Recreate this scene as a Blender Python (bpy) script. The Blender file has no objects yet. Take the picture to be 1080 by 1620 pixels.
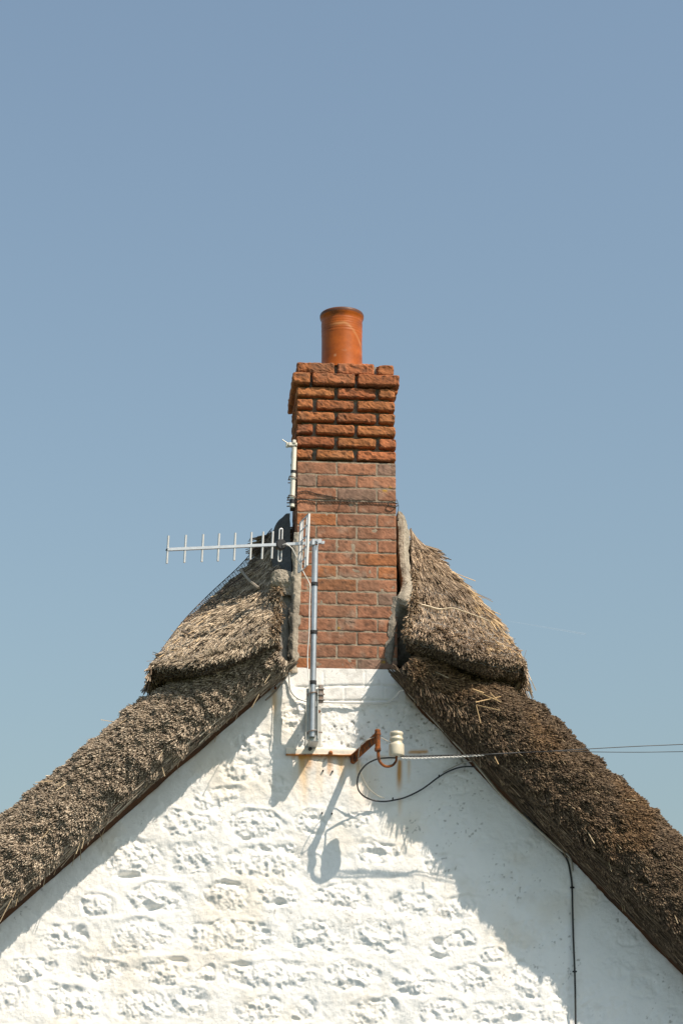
import bpy, math, random
import numpy as np
from math import radians as R, sin, cos, tan, pi
random.seed(7); rng = np.random.default_rng(11)
S = bpy.context.scene
COL = S.collection

# ------------------------------------------------------------------ camera
PITCH, YAW, FPX, DIST, EYE = R(19), R(4.8), 3500.0, 12.15, 1.6
FWD = np.array([sin(YAW)*cos(PITCH), cos(YAW)*cos(PITCH), sin(PITCH)])
RGT = np.array([cos(YAW), -sin(YAW), 0.0])
UPV = np.cross(RGT, FWD)
CAM = np.array([0, 0, EYE + DIST*sin(PITCH)]) - FWD*DIST
cd = bpy.data.cameras.new("camera"); cam = bpy.data.objects.new("camera", cd); COL.objects.link(cam)
cam.location = CAM; cam.rotation_euler = (R(90)+PITCH, 0, -YAW)
cd.sensor_fit = 'VERTICAL'; cd.sensor_height = 36; cd.lens = 36*FPX/1620
cd.clip_start = 0.1; cd.clip_end = 20000
S.camera = cam

def U(px, py, o=0.0):
    """point of the vertical plane standing o metres in front of the gable wall"""
    r = FWD + RGT*(px-540)/FPX - UPV*(py-810)/FPX
    t = (-o - CAM[1])/r[1]
    return CAM + r*t

# ------------------------------------------------------------------ light
SUN_EL, SUN_AZ = R(51), R(45)          # azimuth: to the right of the wall's normal
sdir = np.array([sin(SUN_AZ)*cos(SUN_EL), -cos(SUN_AZ)*cos(SUN_EL), sin(SUN_EL)])
ld = bpy.data.lights.new("sun", 'SUN'); ld.energy = 4.2; ld.angle = R(0.5); ld.color = (1.0, 0.872, 0.72)
sun = bpy.data.objects.new("sun", ld); COL.objects.link(sun)
from mathutils import Vector
sun.rotation_euler = Vector(sdir).to_track_quat('Z', 'Y').to_euler()
sun.location = (5, -8, 12)
w = bpy.data.worlds.new("World"); S.world = w; w.use_nodes = True
nt = w.node_tree; nt.nodes.clear()
sky = nt.nodes.new('ShaderNodeTexSky'); sky.sky_type = 'NISHITA'; sky.sun_disc = False
sky.sun_elevation = SUN_EL; sky.sun_rotation = math.atan2(sdir[0], sdir[1])
sky.altitude = 0; sky.air_density = 2.0; sky.dust_density = 2.5; sky.ozone_density = 2.5
hs = nt.nodes.new('ShaderNodeHueSaturation'); hs.inputs['Saturation'].default_value = 0.75
bg = nt.nodes.new('ShaderNodeBackground'); bg.inputs['Strength'].default_value = 0.084
wo = nt.nodes.new('ShaderNodeOutputWorld')
nt.links.new(sky.outputs[0], hs.inputs['Color']); tn = nt.nodes.new('ShaderNodeMix'); tn.data_type = 'RGBA'; tn.blend_type = 'MULTIPLY'; tn.inputs[0].default_value = 1; tn.inputs[7].default_value = (.82, .932, 1.03, 1)
nt.links.new(hs.outputs[0], tn.inputs[6]); nt.links.new(tn.outputs[2], bg.inputs[0]); nt.links.new(bg.outputs[0], wo.inputs[0])
S.view_settings.view_transform = 'Standard'; S.view_settings.look = 'None'
S.view_settings.exposure = 0.55; S.view_settings.gamma = 1.0
S.render.engine = 'CYCLES'

# ------------------------------------------------------------------ numpy noise
def _hash(ix, iy, iz, seed):
    h = (ix.astype(np.int64)*374761393 + iy.astype(np.int64)*668265263 + iz.astype(np.int64)*2147483647 + seed*974634777) & 0xffffffff
    h = ((h ^ (h >> 13))*1274126177) & 0xffffffff
    h = ((h ^ (h >> 16))*2246822519) & 0xffffffff
    return ((h ^ (h >> 15)) & 0xffffff)/float(0xffffff)
def noise(p, scale=1.0, seed=0):
    q = np.asarray(p, float)*scale
    i = np.floor(q); f = q-i; f = f*f*(3-2*f); i = i.astype(np.int64)
    r = 0
    for dx in (0, 1):
        wx = f[..., 0] if dx else 1-f[..., 0]
        for dy in (0, 1):
            wy = f[..., 1] if dy else 1-f[..., 1]
            for dz in (0, 1):
                wz = f[..., 2] if dz else 1-f[..., 2]
                r = r + wx*wy*wz*_hash(i[..., 0]+dx, i[..., 1]+dy, i[..., 2]+dz, seed)
    return r*2-1
def fbm(p, scale=1.0, octv=4, seed=0, gain=0.5):
    a, s, t, n = 1.0, scale, 0, 0
    for k in range(octv):
        t = t + a*noise(p, s, seed+k*17); n += a; a *= gain; s *= 2.03
    return t/n
def sstep(a, b, x):
    t = np.clip((x-a)/(b-a), 0, 1); return t*t*(3-2*t)

# ------------------------------------------------------------------ mesh helpers
def mesh_obj(name, V, Q, mat, parent=None, col=None, smooth=False, T=None):
    """V (n,3); Q (m,4) quads; T (k,3) tris; col (n,3) vertex colours"""
    V = np.asarray(V, np.float32); Q = np.asarray(Q, np.int32).reshape(-1, 4)
    T = np.zeros((0, 3), np.int32) if T is None else np.asarray(T, np.int32).reshape(-1, 3)
    me = bpy.data.meshes.new(name)
    me.vertices.add(len(V)); me.vertices.foreach_set('co', V.ravel())
    nl = Q.size + T.size; me.loops.add(nl)
    me.loops.foreach_set('vertex_index', np.concatenate([Q.ravel(), T.ravel()]))
    me.polygons.add(len(Q)+len(T))
    st = np.concatenate([np.arange(len(Q))*4, len(Q)*4+np.arange(len(T))*3]).astype(np.int32)
    me.polygons.foreach_set('loop_start', st)
    me.polygons.foreach_set('use_smooth', np.full(len(st), smooth))
    me.update(calc_edges=True); me.validate()
    if col is not None:
        a = me.color_attributes.new('Col', 'FLOAT_COLOR', 'POINT')
        c = np.ones((len(V), 4), np.float32); c[:, :3] = col
        a.data.foreach_set('color', c.ravel())
    me.materials.append(mat)
    o = bpy.data.objects.new(name, me); COL.objects.link(o)
    if parent is not None:
        o.parent = parent
        o.matrix_parent_inverse = MW(parent).inverted()
    return o
from mathutils import Matrix
_loc = {}
def MW(o):
    return Matrix.Translation(_loc.get(o.name, (0, 0, 0)))
def thing(name, loc, label, cat, group=None, kind=None):
    o = bpy.data.objects.new(name, None); COL.objects.link(o); o.location = loc; _loc[o.name] = tuple(loc)
    o.empty_display_size = 0.1
    return tag(o, label, cat, group, kind)
def tag(o, label=None, cat=None, group=None, kind=None):
    if label: o['label'] = label
    if cat: o['category'] = cat
    if group: o['group'] = group
    if kind: o['kind'] = kind
    return o

class MB:
    """collects pieces that become ONE mesh"""
    def __init__(s): s.V, s.Q, s.T, s.C, s.n = [], [], [], [], 0
    def add(s, V, Q=(), T=(), col=None):
        V = np.asarray(V, float).reshape(-1, 3)
        if len(Q): s.Q.append(np.asarray(Q, int).reshape(-1, 4)+s.n)
        if len(T): s.T.append(np.asarray(T, int).reshape(-1, 3)+s.n)
        s.V.append(V)
        c = np.ones((len(V), 3))*0.5 if col is None else np.broadcast_to(np.asarray(col, float), (len(V), 3))
        s.C.append(c); s.n += len(V); return s
    def build(s, name, mat, parent=None, smooth=False):
        return mesh_obj(name, np.concatenate(s.V), np.concatenate(s.Q) if s.Q else np.zeros((0, 4)), mat, parent,
                        np.concatenate(s.C), smooth, np.concatenate(s.T) if s.T else None)
    # shapes
    def tube(s, pts, r, sides=8, col=None, caps=True, flat=None):
        pts = np.asarray(pts, float); n = len(pts); r = np.broadcast_to(np.asarray(r, float), (n,))
        tg = np.gradient(pts, axis=0); tg /= np.linalg.norm(tg, axis=1)[:, None]+1e-12
        a = np.array([0, 0, 1.0]) if abs(tg[0][2]) < 0.9 else np.array([0, 1.0, 0])
        u = np.cross(tg[0], a); u /= np.linalg.norm(u); V = []
        ang = np.arange(sides)*2*pi/sides
        for i in range(n):
            u = u - tg[i]*np.dot(u, tg[i]); u /= np.linalg.norm(u); v = np.cross(tg[i], u)
            V.append(pts[i] + r[i]*(np.cos(ang)[:, None]*u + np.sin(ang)[:, None]*v))
        V = np.concatenate(V); Q = []
        for i in range(n-1):
            for k in range(sides):
                k2 = (k+1) % sides
                Q.append((i*sides+k, i*sides+k2, (i+1)*sides+k2, (i+1)*sides+k))
        T = []
        if caps:
            V = np.vstack([V, pts[0], pts[-1]]); b = n*sides
            for k in range(sides):
                k2 = (k+1) % sides
                T.append((b, k2, k)); T.append((b+1, (n-1)*sides+k, (n-1)*sides+k2))
        return s.add(V, Q, T, col)
    def box(s, c, size, rot=None, col=None, bev=0.0):
        """box with chamfered edges"""
        sx, sy, sz = [v/2 for v in size]; b = min(bev, sx*.9, sy*.9, sz*.9)
        V = []; idx = {}
        if b <= 0:
            for x in (-1, 1):
                for y in (-1, 1):
                    for z in (-1, 1): V.append((x*sx, y*sy, z*sz))
            Q = [(0, 1, 3, 2), (4, 6, 7, 5), (0, 4, 5, 1), (2, 3, 7, 6), (0, 2, 6, 4), (1, 5, 7, 3)]; T = []
        else:
            for x in (-1, 1):
                for y in (-1, 1):
                    for z in (-1, 1):
                        idx[(x, y, z, 0)] = len(V); V.append((x*sx, y*(sy-b), z*(sz-b)))
                        idx[(x, y, z, 1)] = len(V); V.append((x*(sx-b), y*sy, z*(sz-b)))
                        idx[(x, y, z, 2)] = len(V); V.append((x*(sx-b), y*(sy-b), z*sz))
            Q, T = [], []
            g = lambda x, y, z, a: idx[(x, y, z, a)]
            for q in (-1, 1):
                Q.append((g(q, -1, -1, 0), g(q, 1, -1, 0), g(q, 1, 1, 0), g(q, -1, 1, 0)))
                Q.append((g(-1, q, -1, 1), g(1, q, -1, 1), g(1, q, 1, 1), g(-1, q, 1, 1)))
                Q.append((g(-1, -1, q, 2), g(1, -1, q, 2), g(1, 1, q, 2), g(-1, 1, q, 2)))
            for a in (-1, 1):
                for c2 in (-1, 1):
                    Q.append((g(a, c2, -1, 0), g(a, c2, 1, 0), g(a, c2, 1, 1), g(a, c2, -1, 1)))
                    Q.append((g(a, -1, c2, 0), g(a, 1, c2, 0), g(a, 1, c2, 2), g(a, -1, c2, 2)))
                    Q.append((g(-1, a, c2, 1), g(1, a, c2, 1), g(1, a, c2, 2), g(-1, a, c2, 2)))
                    for e in (-1, 1): T.append((g(a, c2, e, 0), g(a, c2, e, 1), g(a, c2, e, 2)))
        V = np.array(V)
        if rot is not None: V = V @ np.array(rot).T
        return s.add(V + np.array(c), Q, T, col)
    def lathe(s, c, prof, n=40, col=None, axis=None):
        V = []; m = len(prof)
        for (r, z) in prof:
            for k in range(n):
                V.append((r*cos(2*pi*k/n), r*sin(2*pi*k/n), z))
        Q = [(i*n+k, i*n+(k+1) % n, (i+1)*n+(k+1) % n, (i+1)*n+k) for i in range(m-1) for k in range(n)]
        V = np.array(V)
        if axis is not None: V = V @ frame(axis).T
        return s.add(V+np.array(c), Q, (), col)
def frame(z):
    z = np.array(z, float); z /= np.linalg.norm(z)
    a = np.array([0, 1.0, 0]) if abs(z[1]) < .9 else np.array([1.0, 0, 0])
    x = np.cross(a, z); x /= np.linalg.norm(x); y = np.cross(z, x)
    return np.stack([x, y, z], 1)
def spline(pts, n=10):
    p = np.asarray(pts, float); p = np.vstack([2*p[0]-p[1], p, 2*p[-1]-p[-2]]); out = []
    for i in range(1, len(p)-2):
        for t in np.arange(n)/n:
            out.append(.5*((2*p[i])+(-p[i-1]+p[i+1])*t+(2*p[i-1]-5*p[i]+4*p[i+1]-p[i+2])*t*t+(-p[i-1]+3*p[i]-3*p[i+1]+p[i+2])*t**3))
    out.append(p[-2]); return np.array(out)
def PX(lst, n=10):
    """smooth path through (px, py, out) stations"""
    return spline([U(*q) for q in lst], n)

def straws(mb, P, D, L, Rr, C, capcol=1.25):
    """many thin 4-sided reeds, each from P along D"""
    N = len(P); D = D/np.linalg.norm(D, axis=1)[:, None]
    a = rng.normal(size=(N, 3)); u = np.cross(D, a); u /= np.linalg.norm(u, axis=1)[:, None]; v = np.cross(D, u)
    V = np.zeros((N, 8, 3)); E = P + D*L[:, None]
    for k in range(4):
        o = cos(k*pi/2)*u+sin(k*pi/2)*v
        V[:, k] = P+o*Rr[:, None]; V[:, 4+k] = E+o*Rr[:, None]*.95
    b = (np.arange(N)*8)[:, None]
    f = np.array([[0, 1, 5, 4], [1, 2, 6, 5], [2, 3, 7, 6], [3, 0, 4, 7], [4, 5, 6, 7]])
    Q = (b[:, :, None]+f[None]).reshape(-1, 4)
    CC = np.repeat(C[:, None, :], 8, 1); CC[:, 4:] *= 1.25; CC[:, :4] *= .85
    mb.add(V.reshape(-1, 3), Q, (), CC.reshape(-1, 3))

# ------------------------------------------------------------------ materials
def mat(name, base=(.5, .5, .5), rough=.7, metal=0, attr=False, nscale=0, namt=0.0, bscale=0, bstr=0.0, bdist=.002, coat=0, spec=.5, ramp=None, mult=None):
    m = bpy.data.materials.new(name); m.use_nodes = True; t = m.node_tree; b = t.nodes['Principled BSDF']
    b.inputs['Roughness'].default_value = rough; b.inputs['Metallic'].default_value = metal
    b.inputs['Specular IOR Level'].default_value = spec; b.inputs['Coat Weight'].default_value = coat
    tc = t.nodes.new('ShaderNodeTexCoord'); out = None
    if attr:
        at = t.nodes.new('ShaderNodeAttribute'); at.attribute_name = 'Col'; out = at.outputs['Color']
    else:
        rgb = t.nodes.new('ShaderNodeRGB'); rgb.outputs[0].default_value = (*base, 1); out = rgb.outputs[0]
    if nscale:
        n = t.nodes.new('ShaderNodeTexNoise'); n.inputs['Scale'].default_value = nscale; n.inputs['Detail'].default_value = 6; n.inputs['Roughness'].default_value = .65
        t.links.new(tc.outputs['Object'], n.inputs['Vector'])
        mr = t.nodes.new('ShaderNodeMapRange'); mr.inputs[1].default_value = .3; mr.inputs[2].default_value = .7
        mr.inputs[3].default_value = 1-namt; mr.inputs[4].default_value = 1+namt
        t.links.new(n.outputs['Fac'], mr.inputs[0])
        if mult is not None:   # second colour mixed by the noise
            mx = t.nodes.new('ShaderNodeMix'); mx.data_type = 'RGBA'
            m2 = t.nodes.new('ShaderNodeMapRange'); m2.inputs[1].default_value = .42; m2.inputs[2].default_value = .6
            t.links.new(n.outputs['Fac'], m2.inputs[0]); t.links.new(m2.outputs[0], mx.inputs[0])
            t.links.new(out, mx.inputs[6]); mx.inputs[7].default_value = (*mult, 1); out = mx.outputs[2]
        vm = t.nodes.new('ShaderNodeVectorMath'); vm.operation = 'SCALE'
        t.links.new(out, vm.inputs[0]); t.links.new(mr.outputs[0], vm.inputs['Scale']); out = vm.outputs[0]
    t.links.new(out, b.inputs['Base Color'])
    if bscale:
        n2 = t.nodes.new('ShaderNodeTexNoise'); n2.inputs['Scale'].default_value = bscale; n2.inputs['Detail'].default_value = 8; n2.inputs['Roughness'].default_value = .7
        t.links.new(tc.outputs['Object'], n2.inputs['Vector'])
        bp = t.nodes.new('ShaderNodeBump'); bp.inputs['Strength'].default_value = bstr; bp.inputs['Distance'].default_value = bdist
        t.links.new(n2.outputs['Fac'], bp.inputs['Height']); t.links.new(bp.outputs[0], b.inputs['Normal'])
    return m
M = dict(
    lime=mat('limewash', attr=True, rough=.85, nscale=9, namt=.03, bscale=120, bstr=.75, bdist=.004, spec=.2),
    brick=mat('brick', attr=True, rough=.9, nscale=60, namt=.22, bscale=220, bstr=.7, bdist=.003, spec=.2),
    mortar=mat('mortar', attr=True, rough=.95, nscale=70, namt=.25, bscale=160, bstr=.8, bdist=.004, spec=.1),
    straw=mat('reed_thatch', attr=True, rough=.75, spec=.25),
    pot=mat('glazed_terracotta', attr=True, rough=.42, nscale=25, namt=.15, bscale=60, bstr=.2, spec=.25, coat=.06),
    alu=mat('aluminium', (.62, .61, .59), rough=.45, metal=.6, nscale=30, namt=.08),
    galv=mat('galvanised_steel', (.50, .52, .54), rough=.38, metal=.8, nscale=40, namt=.12),
    oldsteel=mat('weathered_steel', (.36, .34, .32), rough=.55, metal=.6, nscale=60, namt=.25, mult=(.22, .13, .08)),
    palemetal=mat('pale_painted_steel', (.70, .66, .56), rough=.5, metal=.2, nscale=50, namt=.15),
    plate=mat('zinc_plate', (.50, .50, .47), rough=.5, metal=.4, nscale=40, namt=.15),
    black=mat('black_plastic', (.012, .012, .013), rough=.45),
    linewire=mat('dull_line_wire', (.10, .10, .10), rough=.6, metal=.3),
    blackcable=mat('black_cable', (.02, .02, .02), rough=.5),
    white=mat('white_cable', (.72, .70, .66), rough=.5, nscale=30, namt=.08),
    greycable=mat('grey_cable', (.40, .36, .29), rough=.7, nscale=20, namt=.2),
    rust=mat('rusted_iron', (.34, .105, .025), rough=.85, nscale=38, namt=.5, mult=(.055, .028, .018), bscale=150, bstr=.9, bdist=.004, spec=.2),
    rustpaint=mat('rust_bled_paint', attr=True, rough=.8, nscale=30, namt=.1, bscale=80, bstr=.5),
    ceramic=mat('glazed_ceramic', (.58, .52, .40), rough=.32, nscale=25, namt=.12, coat=.2),
    wood=mat('rotten_board', (.10, .045, .02), rough=.85, nscale=12, namt=.5, mult=(.04, .022, .014), bscale=60, bstr=.8, bdist=.006, spec=.15),
    wire=mat('galvanised_wire', (.24, .23, .21), rough=.5, metal=.3),
    darkwire=mat('rusty_wire', (.05, .032, .022), rough=.8),
    leaf=mat('leaf', (.30, .30, .03), rough=.6),
    ground=mat('grass_ground', (.06, .09, .03), rough=1, nscale=.6, namt=.35, mult=(.09, .10, .05), spec=.1),
    strip=mat('bounce_gravel', (.16, .20, .25), rough=1, nscale=40, namt=.3, spec=.1),
)

# ------------------------------------------------------------------ ground
g = MB(); n = 60
def gridmesh(mb, P, col=None, flip=False):
    a, b = P.shape[:2]; I = np.arange(a*b).reshape(a, b)
    Q = np.stack([I[:-1, :-1], I[:-1, 1:], I[1:, 1:], I[1:, :-1]], -1).reshape(-1, 4)
    if flip: Q = Q[:, ::-1]
    return mb.add(P.reshape(-1, 3), Q, (), None if col is None else col.reshape(-1, 3))
lin = np.linspace(-1, 1, n); gx = np.sign(lin)*np.abs(lin)**3*3000
X, Y = np.meshgrid(gx, gx, indexing='ij'); P = np.stack([X, Y, np.zeros_like(X)], -1)
P[..., 2] = np.where(np.hypot(X, Y) > 25, fbm(P, .01, 3)*np.clip((np.hypot(X, Y)-25)*.05, 0, 12), 0)
gridmesh(g, P); tag(g.build('ground', M['ground'], smooth=True), kind='structure')
g = MB(); X, Y = np.meshgrid(np.linspace(-6, 6, 20), np.linspace(-7, -.02, 12), indexing='ij')
gridmesh(g, np.stack([X, Y, np.full_like(X, .004)], -1)); tag(g.build('bounce_gravel_path', M['strip']), kind='structure')  # unseen path, coloured blue-grey so its bounce cools the wall's shade

# ------------------------------------------------------------------ cottage
house = thing('thatched_cottage', (0, 0, 0), 'whitewashed stone cottage gable with thick thatched roof and brick chimney', 'cottage')

def A_left(x):   # wall / thatch line, left side of the picture plane
    return 1068+(451-x)*.865
def A_right(x):
    xs = [600, 628, 664, 721, 803, 884, 925, 1007, 1080]; ys = [1040, 1078, 1121, 1182, 1268, 1341, 1382, 1467, 1541]
    return np.interp(x, xs, ys) if x <= 1080 else 1541+(x-1080)*1.01

# ---- gable wall as a real relief
STONES = [(151,1426,28,18),(250,1422,48,21),(100,1483,34,23),(217,1483,47,26),(55,1534,32,16),(158,1531,38,15),(258,1540,40,20),
 (20,1574,26,22),(111,1586,48,27),(225,1592,42,22),(300,1588,34,20),(389,1219,38,18),(344,1260,44,16),(300,1302,40,17),(408,1305,42,18),
 (211,1360,40,28),(305,1360,42,25),(420,1362,58,25),(400,1178,30,13),(358,1421,32,23),(436,1416,35,20),(538,1418,48,20),(358,1482,75,21),
 (494,1482,42,22),(598,1483,44,22),(327,1538,16,15),(422,1541,72,20),(556,1546,48,22),(408,1596,38,20),(486,1596,20,22),(589,1600,44,18),
 (652,1430,38,19),(693,1499,22,15),(727,1490,24,13),(650,1550,34,20),(738,1550,48,21),(779,1512,16,14),(824,1562,22,14),(700,1600,40,18),
 (790,1605,42,18),(602,1349,32,17),(491,1301,26,18),(462,1135,26,20),(440,1240,16,12),(560,1300,26,12)]
WEAK = [(655,1250,30,16),(720,1240,26,14),(735,1440,40,18),(810,1345,34,15),(830,1540,40,18),(990,1480,30,15),(870,1600,40,16),(940,1420,30,15),(1010,1560,30,16),(1050,1610,30,16),(700,1290,40,20),(790,1400,45,20),(700,1370,30,16),(850,1480,50,22),(900,1560,45,20),(960,1600,45,18),(980,1530,34,16),(760,1330,30,14),(870,1420,30,14)]
dx = .0050
zt = U(546, 1058)[2]; zb = U(546, 1960)[2]; zm = U(546, 1640)[2]; XL, XR = -3.0, 2.95; xl, xr = U(-20, 1600)[0], U(1100, 1600)[0]
for row in range(6):                                   # the same rubble courses carried on outside the picture
    cx = -380+random.random()*60
    while cx < 1460:
        hw = random.uniform(22, 58); cx += hw+9; STONES.append((cx, 1652+row*56+random.uniform(-4, 4), hw*.85, random.uniform(15, 24))); cx += hw+9
for row in range(9):
    for x0, x1 in ((-380, -20), (1110, 1460)):
        cx = x0+random.random()*40
        while cx < x1-40: hw = random.uniform(22, 52); cx += hw+9; STONES.append((cx, 1148+row*56, hw*.85, random.uniform(15, 23))); cx += hw+9
xg = np.concatenate([np.arange(XL, xl, .013), np.arange(xl, xr, dx), np.arange(xr, XR, .013)]); zg = np.concatenate([np.arange(zb, zm, .012), np.arange(zm, zt, dx), [zt]])
X, Z = np.meshgrid(xg, zg, indexing='ij')
# image-plane position of each wall point, used only to place stones and stains on the wall
def proj(X, Y, Z):
    d = np.stack([X, Y, Z], -1)-CAM
    zc = d@FWD; return 540+FPX*(d@RGT)/zc, 810-FPX*(d@UPV)/zc
px, py = proj(X, np.zeros_like(X), Z)
W = np.stack([X, np.zeros_like(X), Z], -1)
wx = fbm(W, 8, 5, 3)*19; wy = fbm(W, 8, 5, 9)*13
mask = np.zeros_like(X); dome = np.zeros_like(X); lip = np.zeros_like(X)
for k, (cx, cy, hw, hh) in enumerate(STONES+WEAK):
    weak = k >= len(STONES)
    q = np.abs((px+wx-cx)/(hw*1.02))**2.6+np.abs((py+wy-cy)/(hh*1.05))**2.6
    q = q**(1/2.6)
    e_ = .10+.13*_hash(np.array([k]), np.array([3]), np.array([5]), 1)[0]; a = (1-sstep(.98-e_, 1.02+e_*.6, q))*(.8 if weak else 1)
    mask = np.maximum(mask, a); dome = np.maximum(dome, np.clip(1-q**2, 0, 1)*(.5 if weak else 1))
    l = np.exp(-((q-1.2)/.2)**2)*(.3 if weak else 1)*(.35+.65*np.clip(-(py-cy)/hh+.5*(px-cx)/hw, -1, 1))*sstep(-.35, .35, wx/19)
    lip = np.maximum(lip, l)
shade = sstep(0, 120, px-(600+(py-1300)*.95))*sstep(600, 700, px)     # the smoother, heavily re-plastered right part
rough = .62*(1-2.4*np.abs(fbm(W+.01*fbm(W, 20, 2, 19)[..., None], 15, 3, 21, .5)))+.66*fbm(W, 50, 4, 25, .68)
low = fbm(W, 1.6, 3, 40); med = fbm(W, 5, 4, 41)
h = .014*low+.011*med*(1-.3*shade)
rel = 1-.25*shade
h += mask*(-.0095+.0128*rough)*rel + dome*.009*rel + lip*.0036*rel
h += .0032*fbm(W, 26, 5, 50, .6)+.0012*fbm(W, 80, 3, 51)
# deep holes in a few stones
for (cx, cy, a, b, d) in [(205,1385,16,5,.03),(245,1436,10,6,.022),(444,1430,8,6,.025),(622,1428,9,9,.022),(690,1490,8,7,.022),(40,1548,8,4,.02),(131,1474,5,9,.02),(280,1519,12,5,.02),
                          (362,1397,12,4,.022),(382,1523,14,4,.02),(419,1343,9,4,.015),(600,1352,12,8,.022),(390,1325,7,3,.018),(690,1514,12,4,.014),(806,1613,14,8,.024),(500,1296,8,3,.012),(118,1592,7,10,.016)]:
    q = ((px+wx*.6-cx)/a)**2+((py+wy*.6-cy)/b)**2; h -= d*np.exp(-q**1.5)
# painted brick courses at the chimney's foot, then pitted render
stack = sstep(462, 470, px)*(1-sstep(624, 630, px))*(1-sstep(1106, 1112, py))
h = h*(1-stack*.7)
for (yy, d) in ((1086, .006), (1109, .010)):
    h -= stack*d*np.exp(-((py+med*2-yy-(px-546)*.0)/1.6)**2)
for (vx, y0, y1) in ((512, 1062, 1086), (578, 1062, 1086), (545, 1086, 1109), (608, 1086, 1109), (482, 1086, 1109)):
    h -= .003*np.exp(-((px+med*2-vx)/1.4)**2)*(py > y0)*(py < y1)
pit = sstep(1105, 1120, py)*(1-sstep(1200, 1225, py))*sstep(440, 480, px)
pn = noise(W, 75, 61)+.5*noise(W, 140, 62)
pits = sstep(.80-.08*pit, .98, pn)
h -= pits*.006*(pit+.1+.15*shade)
h += pit*.005*rough
# plaster builds out toward the right verge
h += .02*shade*np.clip(1-(px*0+np.abs(py-(1121+(px-664)*1.01)))/70, 0, 1)
Y = -h - .004
col = np.ones(X.shape+(3,))*np.array([.83, .82, .795])
def tint(c, a): 
    global col
    col = col*(1-a[..., None])+np.array(c)*a[..., None]
tint((.76, .68, .56), .5*sstep(.1, .6, fbm(W, 3.2, 4, 70)))
tint((.62, .58, .52), .30*sstep(.25, .7, fbm(W, 9, 4, 71)))
tint((.30, .28, .26), .7*pits*sstep(.15, .45, fbm(W, 6, 3, 72)+.2*pit+.05*shade))
st = fbm(np.stack([X*1.0, X*0, Z*.12], -1), 42, 4, 80)
for (sx, y0, y1, wd, a) in ((478,1195,1300,11,.5),(505,1196,1280,8,.35),(522,1196,1240,5,.55),(487,1196,1225,8,.6),(631,1203,1262,4,.9),(646,1203,1245,3,.4),(632,1262,1300,4,.3),(434,1092,1150,5,.5),(575,1210,1300,22,.22),(545,1196,1225,14,.3),(480,1192,1206,12,.95),(505,1193,1204,40,.55),(600,1196,1206,22,.35),(566,1200,1240,4,.5),(540,1196,1260,6,.4)):
    s_ = np.exp(-((px-sx+st*2)/wd)**2)*sstep(y0-3, y0+3, py)*(1-sstep(y0+(y1-y0)*.3, y1, py))
    tint((.55, .27, .07) if a > .5 else (.66, .42, .17), np.clip(1.7*a*s_*(.8+.5*st), 0, .95))
tint((.60, .30, .09), .9*np.exp(-((py-1181-(px>600)*9)/3)**2)*sstep(.0, .4, fbm(W, 12, 3, 81))*sstep(590, 620, px)*(1-sstep(690, 720, px)))
# damp brown staining close under the thatch
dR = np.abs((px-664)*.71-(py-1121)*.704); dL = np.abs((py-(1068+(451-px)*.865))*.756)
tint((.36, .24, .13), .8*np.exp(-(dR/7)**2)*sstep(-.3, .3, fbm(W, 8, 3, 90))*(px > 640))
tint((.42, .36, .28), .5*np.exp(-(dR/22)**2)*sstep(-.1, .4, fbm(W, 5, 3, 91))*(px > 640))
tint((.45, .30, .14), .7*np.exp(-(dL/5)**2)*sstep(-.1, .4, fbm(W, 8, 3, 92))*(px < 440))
tint((.22, .20, .18), .85*np.exp(-(((px-72)/9)**2+((py-1404+(px-72)*.7)/4)**2))*sstep(-.1, .2, fbm(W, 40, 3, 93)))
tint((.48, .45, .41), .55*sstep(1061, 1059, py)*0+.35*stack*sstep(.2, .5, fbm(W, 20, 3, 94)))
P = np.stack([X, Y, Z], -1)
# keep only the part below the roof lines (a hand's width runs on behind the thatch)
keep = (py > (1068+(451-px)*.865)-16) & (py > np.vectorize(A_right)(np.clip(px, 600, 1600))-18*(px > 625)) | ((px > 458) & (px < 628))
I = np.arange(X.size).reshape(X.shape)
Q = np.stack([I[:-1, :-1], I[1:, :-1], I[1:, 1:], I[:-1, 1:]], -1)
kf = keep[:-1, :-1] & keep[1:, :-1] & keep[1:, 1:] & keep[:-1, 1:]
wall = MB(); wall.add(P.reshape(-1, 3), Q[kf].reshape(-1, 4), (), col.reshape(-1, 3))
# rest of the gable: below and beside, plus a backing set into the wall's thickness
cw = (.83, .82, .795)
def quad(mb, a, b, c, d, col=cw): mb.add([a, b, c, d], [(0, 1, 2, 3)], (), col)
zeL, zeR = U(0, A_left(0))[2]-(U(0, 1458)[0]-XL)*.90, U(1080, 1541)[2]-(XR-U(1080, 1541)[0])*1.08
n2 = 90
Xc, Zc = np.meshgrid(np.linspace(XL, XR, 150), np.linspace(-.1, zb+.01, 70), indexing='ij')
Pc = np.stack([Xc, -.004-.012*fbm(np.stack([Xc, Xc*0, Zc], -1), 1.6, 3, 40)-.012*fbm(np.stack([Xc, Xc*0, Zc], -1), 6, 4, 41), Zc], -1)
zroof = np.minimum(zeL+(Xc-XL)*.90, zeR+(XR-Xc)*1.08)
Pc[..., 2] = np.minimum(Pc[..., 2], zroof); gridmesh(wall, Pc, np.ones(Pc.shape)*np.array(cw), flip=True)
apex = 4.75
wall.add([(XL, .05, -.1), (XR, .05, -.1), (XR, .05, zeR), (.04, .05, apex), (XL, .05, zeL)], [(0, 1, 2, 3)], [(0, 3, 4)], cw)
wall.build('gable_wall', M['lime'], house, smooth=True)
sw = MB(); sw.box((XL-.0, 3.0, zeL/2-.05), (.5, 5.94, zeL), col=cw); sw.build('side_wall', M['lime'], house)
sw = MB(); sw.box((XR-.0, 3.0, zeR/2-.05), (.5, 5.94, zeR), col=cw); sw.build('side_wall', M['lime'], house)
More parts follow.
